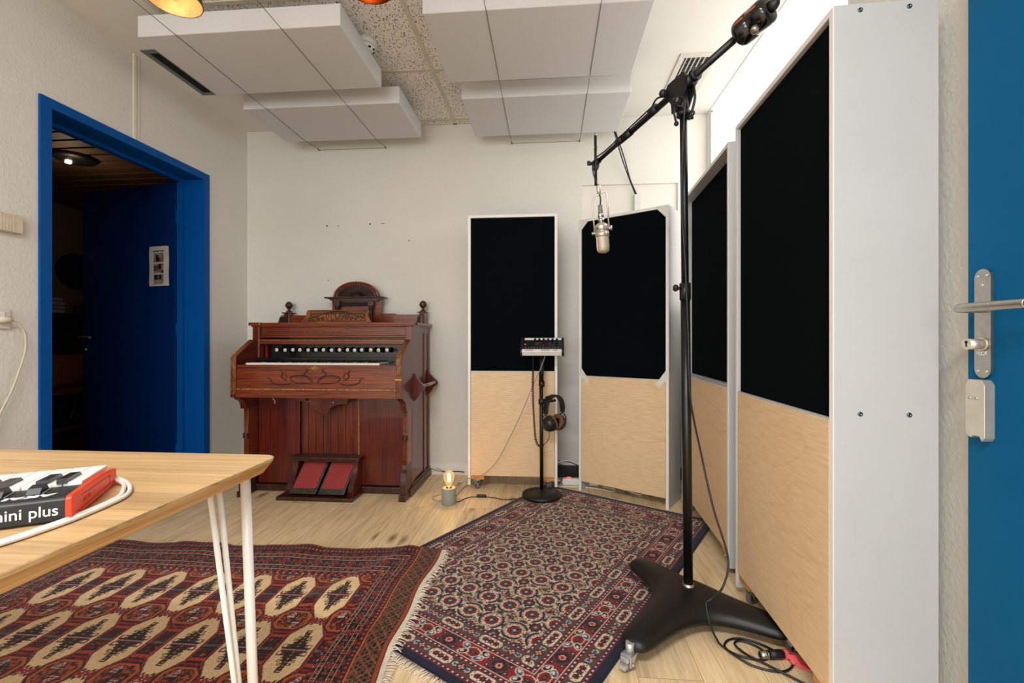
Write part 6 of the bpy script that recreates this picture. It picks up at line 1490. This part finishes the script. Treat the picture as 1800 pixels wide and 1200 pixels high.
for k in range(nY + 1):
    y = .02 + (L1 - .02) * k / nY; wy = y + RY0; x = edge_x(wy)
    zz = float(z1(np.array([[W1 - .01]]), np.array([[y]]))[0, 0]) - .0022
    vs = [m.bm.verts.new((x - .004, y, zz)), m.bm.verts.new((x + .017 + .003 * math.sin(wy * 23), y, zz - .001)), m.bm.verts.new((x + .017 + .003 * math.sin(wy * 23), y, zz - .0028)), m.bm.verts.new((x - .004, y, zz - .0025))]
    if prev:
        for a in range(4): m.bm.faces.new((prev[a], prev[(a + 1) % 4], vs[(a + 1) % 4], vs[a]))
    else: m.bm.faces.new(vs[::-1])
    prev = vs
m.bm.faces.new(prev); m.build('selvedge_band', 'fringe', r1)
rnd = random.Random(11); m = MB()
for k in range(340):
    y = .03 + (L1 - .03) * (k + rnd.random()) / 340; wy = y + RY0; x = edge_x(wy) + .015; zz = float(z1(np.array([[W1 - .005]]), np.array([[y]]))[0, 0]) - .003
    if wy < 1.15 and k % 3: continue
    L = .014 + .020 * rnd.random() + (.006 if wy < 1.45 else 0); dy = (rnd.random() - .5) * .03 - .006
    m.tube([(x, y, zz), (x + L * .5, y + dy * .4, zz - .0005 + .002 * rnd.random()), (x + L, y + dy, max(zz - .003, .0018))], [.0019, .0017, .0008], 5)
f = m.build('fringe', 'fringe', r1); f['kind'] = 'stuff'

# ------------------------------------------------------------------ light: daylight through the windows and the lamps of the room, plus an added ceiling lamp
def skyplane(name, verts, strength, col):
    me = bpy.data.meshes.new(name); me.from_pydata(verts, [], [(0, 1, 2, 3)]); o = bpy.data.objects.new(name, me); COL.objects.link(o)
    me.materials.append(glow(name + '_light', col, strength)); struct(o, 'bright overcast sky seen outside the window', 'sky'); return o
def area(name, loc, rot, sx, sy, power, col):
    l = bpy.data.lights.new(name, 'AREA'); l.shape = 'RECTANGLE'; l.size = sx; l.size_y = sy; l.energy = power; l.color = col
    o = bpy.data.objects.new(name, l); COL.objects.link(o); o.location = loc; o.rotation_euler = rot; return o
area('daylight_rear_window', ((RWX0 + RWX1) / 2, YR - .095, (RWZ0 + RWZ1) / 2), (R(90), 0, 0), RWX1 - RWX0, RWZ1 - RWZ0, 80, (.96, .98, 1.0))
cl = thing('ceiling_lamp', 'added flat white ceiling lamp above and behind the camera', 'lamp', (-.45, -.65, HC))  # unseen lamp added to brighten the floor, table and rugs
m = MB(); m.box((-.62, -.16, -.045), (.62, .16, -.0), bevel=.006); m.build('lamp_housing', 'white_paint', cl)
area('ceiling_lamp_light', (-.45, -.65, HC - .05), (0, 0, 0), 1.2, .3, 56, (.97, .985, 1.0))
def point(name, loc, power, col, r=.02):
    l = bpy.data.lights.new(name, 'POINT'); l.energy = power; l.color = col; l.shadow_soft_size = r
    o = bpy.data.objects.new(name, l); COL.objects.link(o); o.location = loc; return o
WARM = (1.0, .68, .40)
point('pendant_bulb_light', (-1.271, 1.447, 2.133 + .035), .16, WARM, .012)
point('copper_pendant_bulb_light', (-.612, 1.5, 2.181 + .035), .03, WARM, .012)
point('bulb_lamp_light', (LX, LY, .155), .5, (1.0, .60, .28), .012)
point('adjoining_room_light', (-3.9, 3.4, 2.25), 1.5, (1.0, .72, .46), .05)
wd = bpy.data.worlds.new('sky'); SC.world = wd; wd.use_nodes = True
bgn = wd.node_tree.nodes['Background']; bgn.inputs['Color'].default_value = (.92, .96, 1.0, 1); bgn.inputs['Strength'].default_value = 1.0

# ------------------------------------------------------------------ camera
cam = bpy.data.cameras.new('camera'); co = bpy.data.objects.new('camera', cam); COL.objects.link(co)
cam.lens = 16.0; cam.sensor_width = 36.0; cam.sensor_fit = 'HORIZONTAL'; cam.shift_y = -2.0 / 1800; cam.clip_start = .02
co.location = (0, 0, .98); co.rotation_euler = (R(90), 0, R(4.65)); SC.camera = co
vs_ = SC.view_settings; vs_.view_transform = 'Standard'; vs_.look = 'None'; vs_.gamma = 1.0; vs_.exposure = 0.42; vs_.use_curve_mapping = False
SC.display_settings.display_device = 'sRGB'
SC.cycles.max_bounces = 10; SC.cycles.diffuse_bounces = 6; SC.cycles.transparent_max_bounces = 16; SC.cycles.use_denoising = True; SC.cycles.sample_clamp_indirect = 6.0
SC.cycles.caustics_reflective = False; SC.cycles.caustics_refractive = False
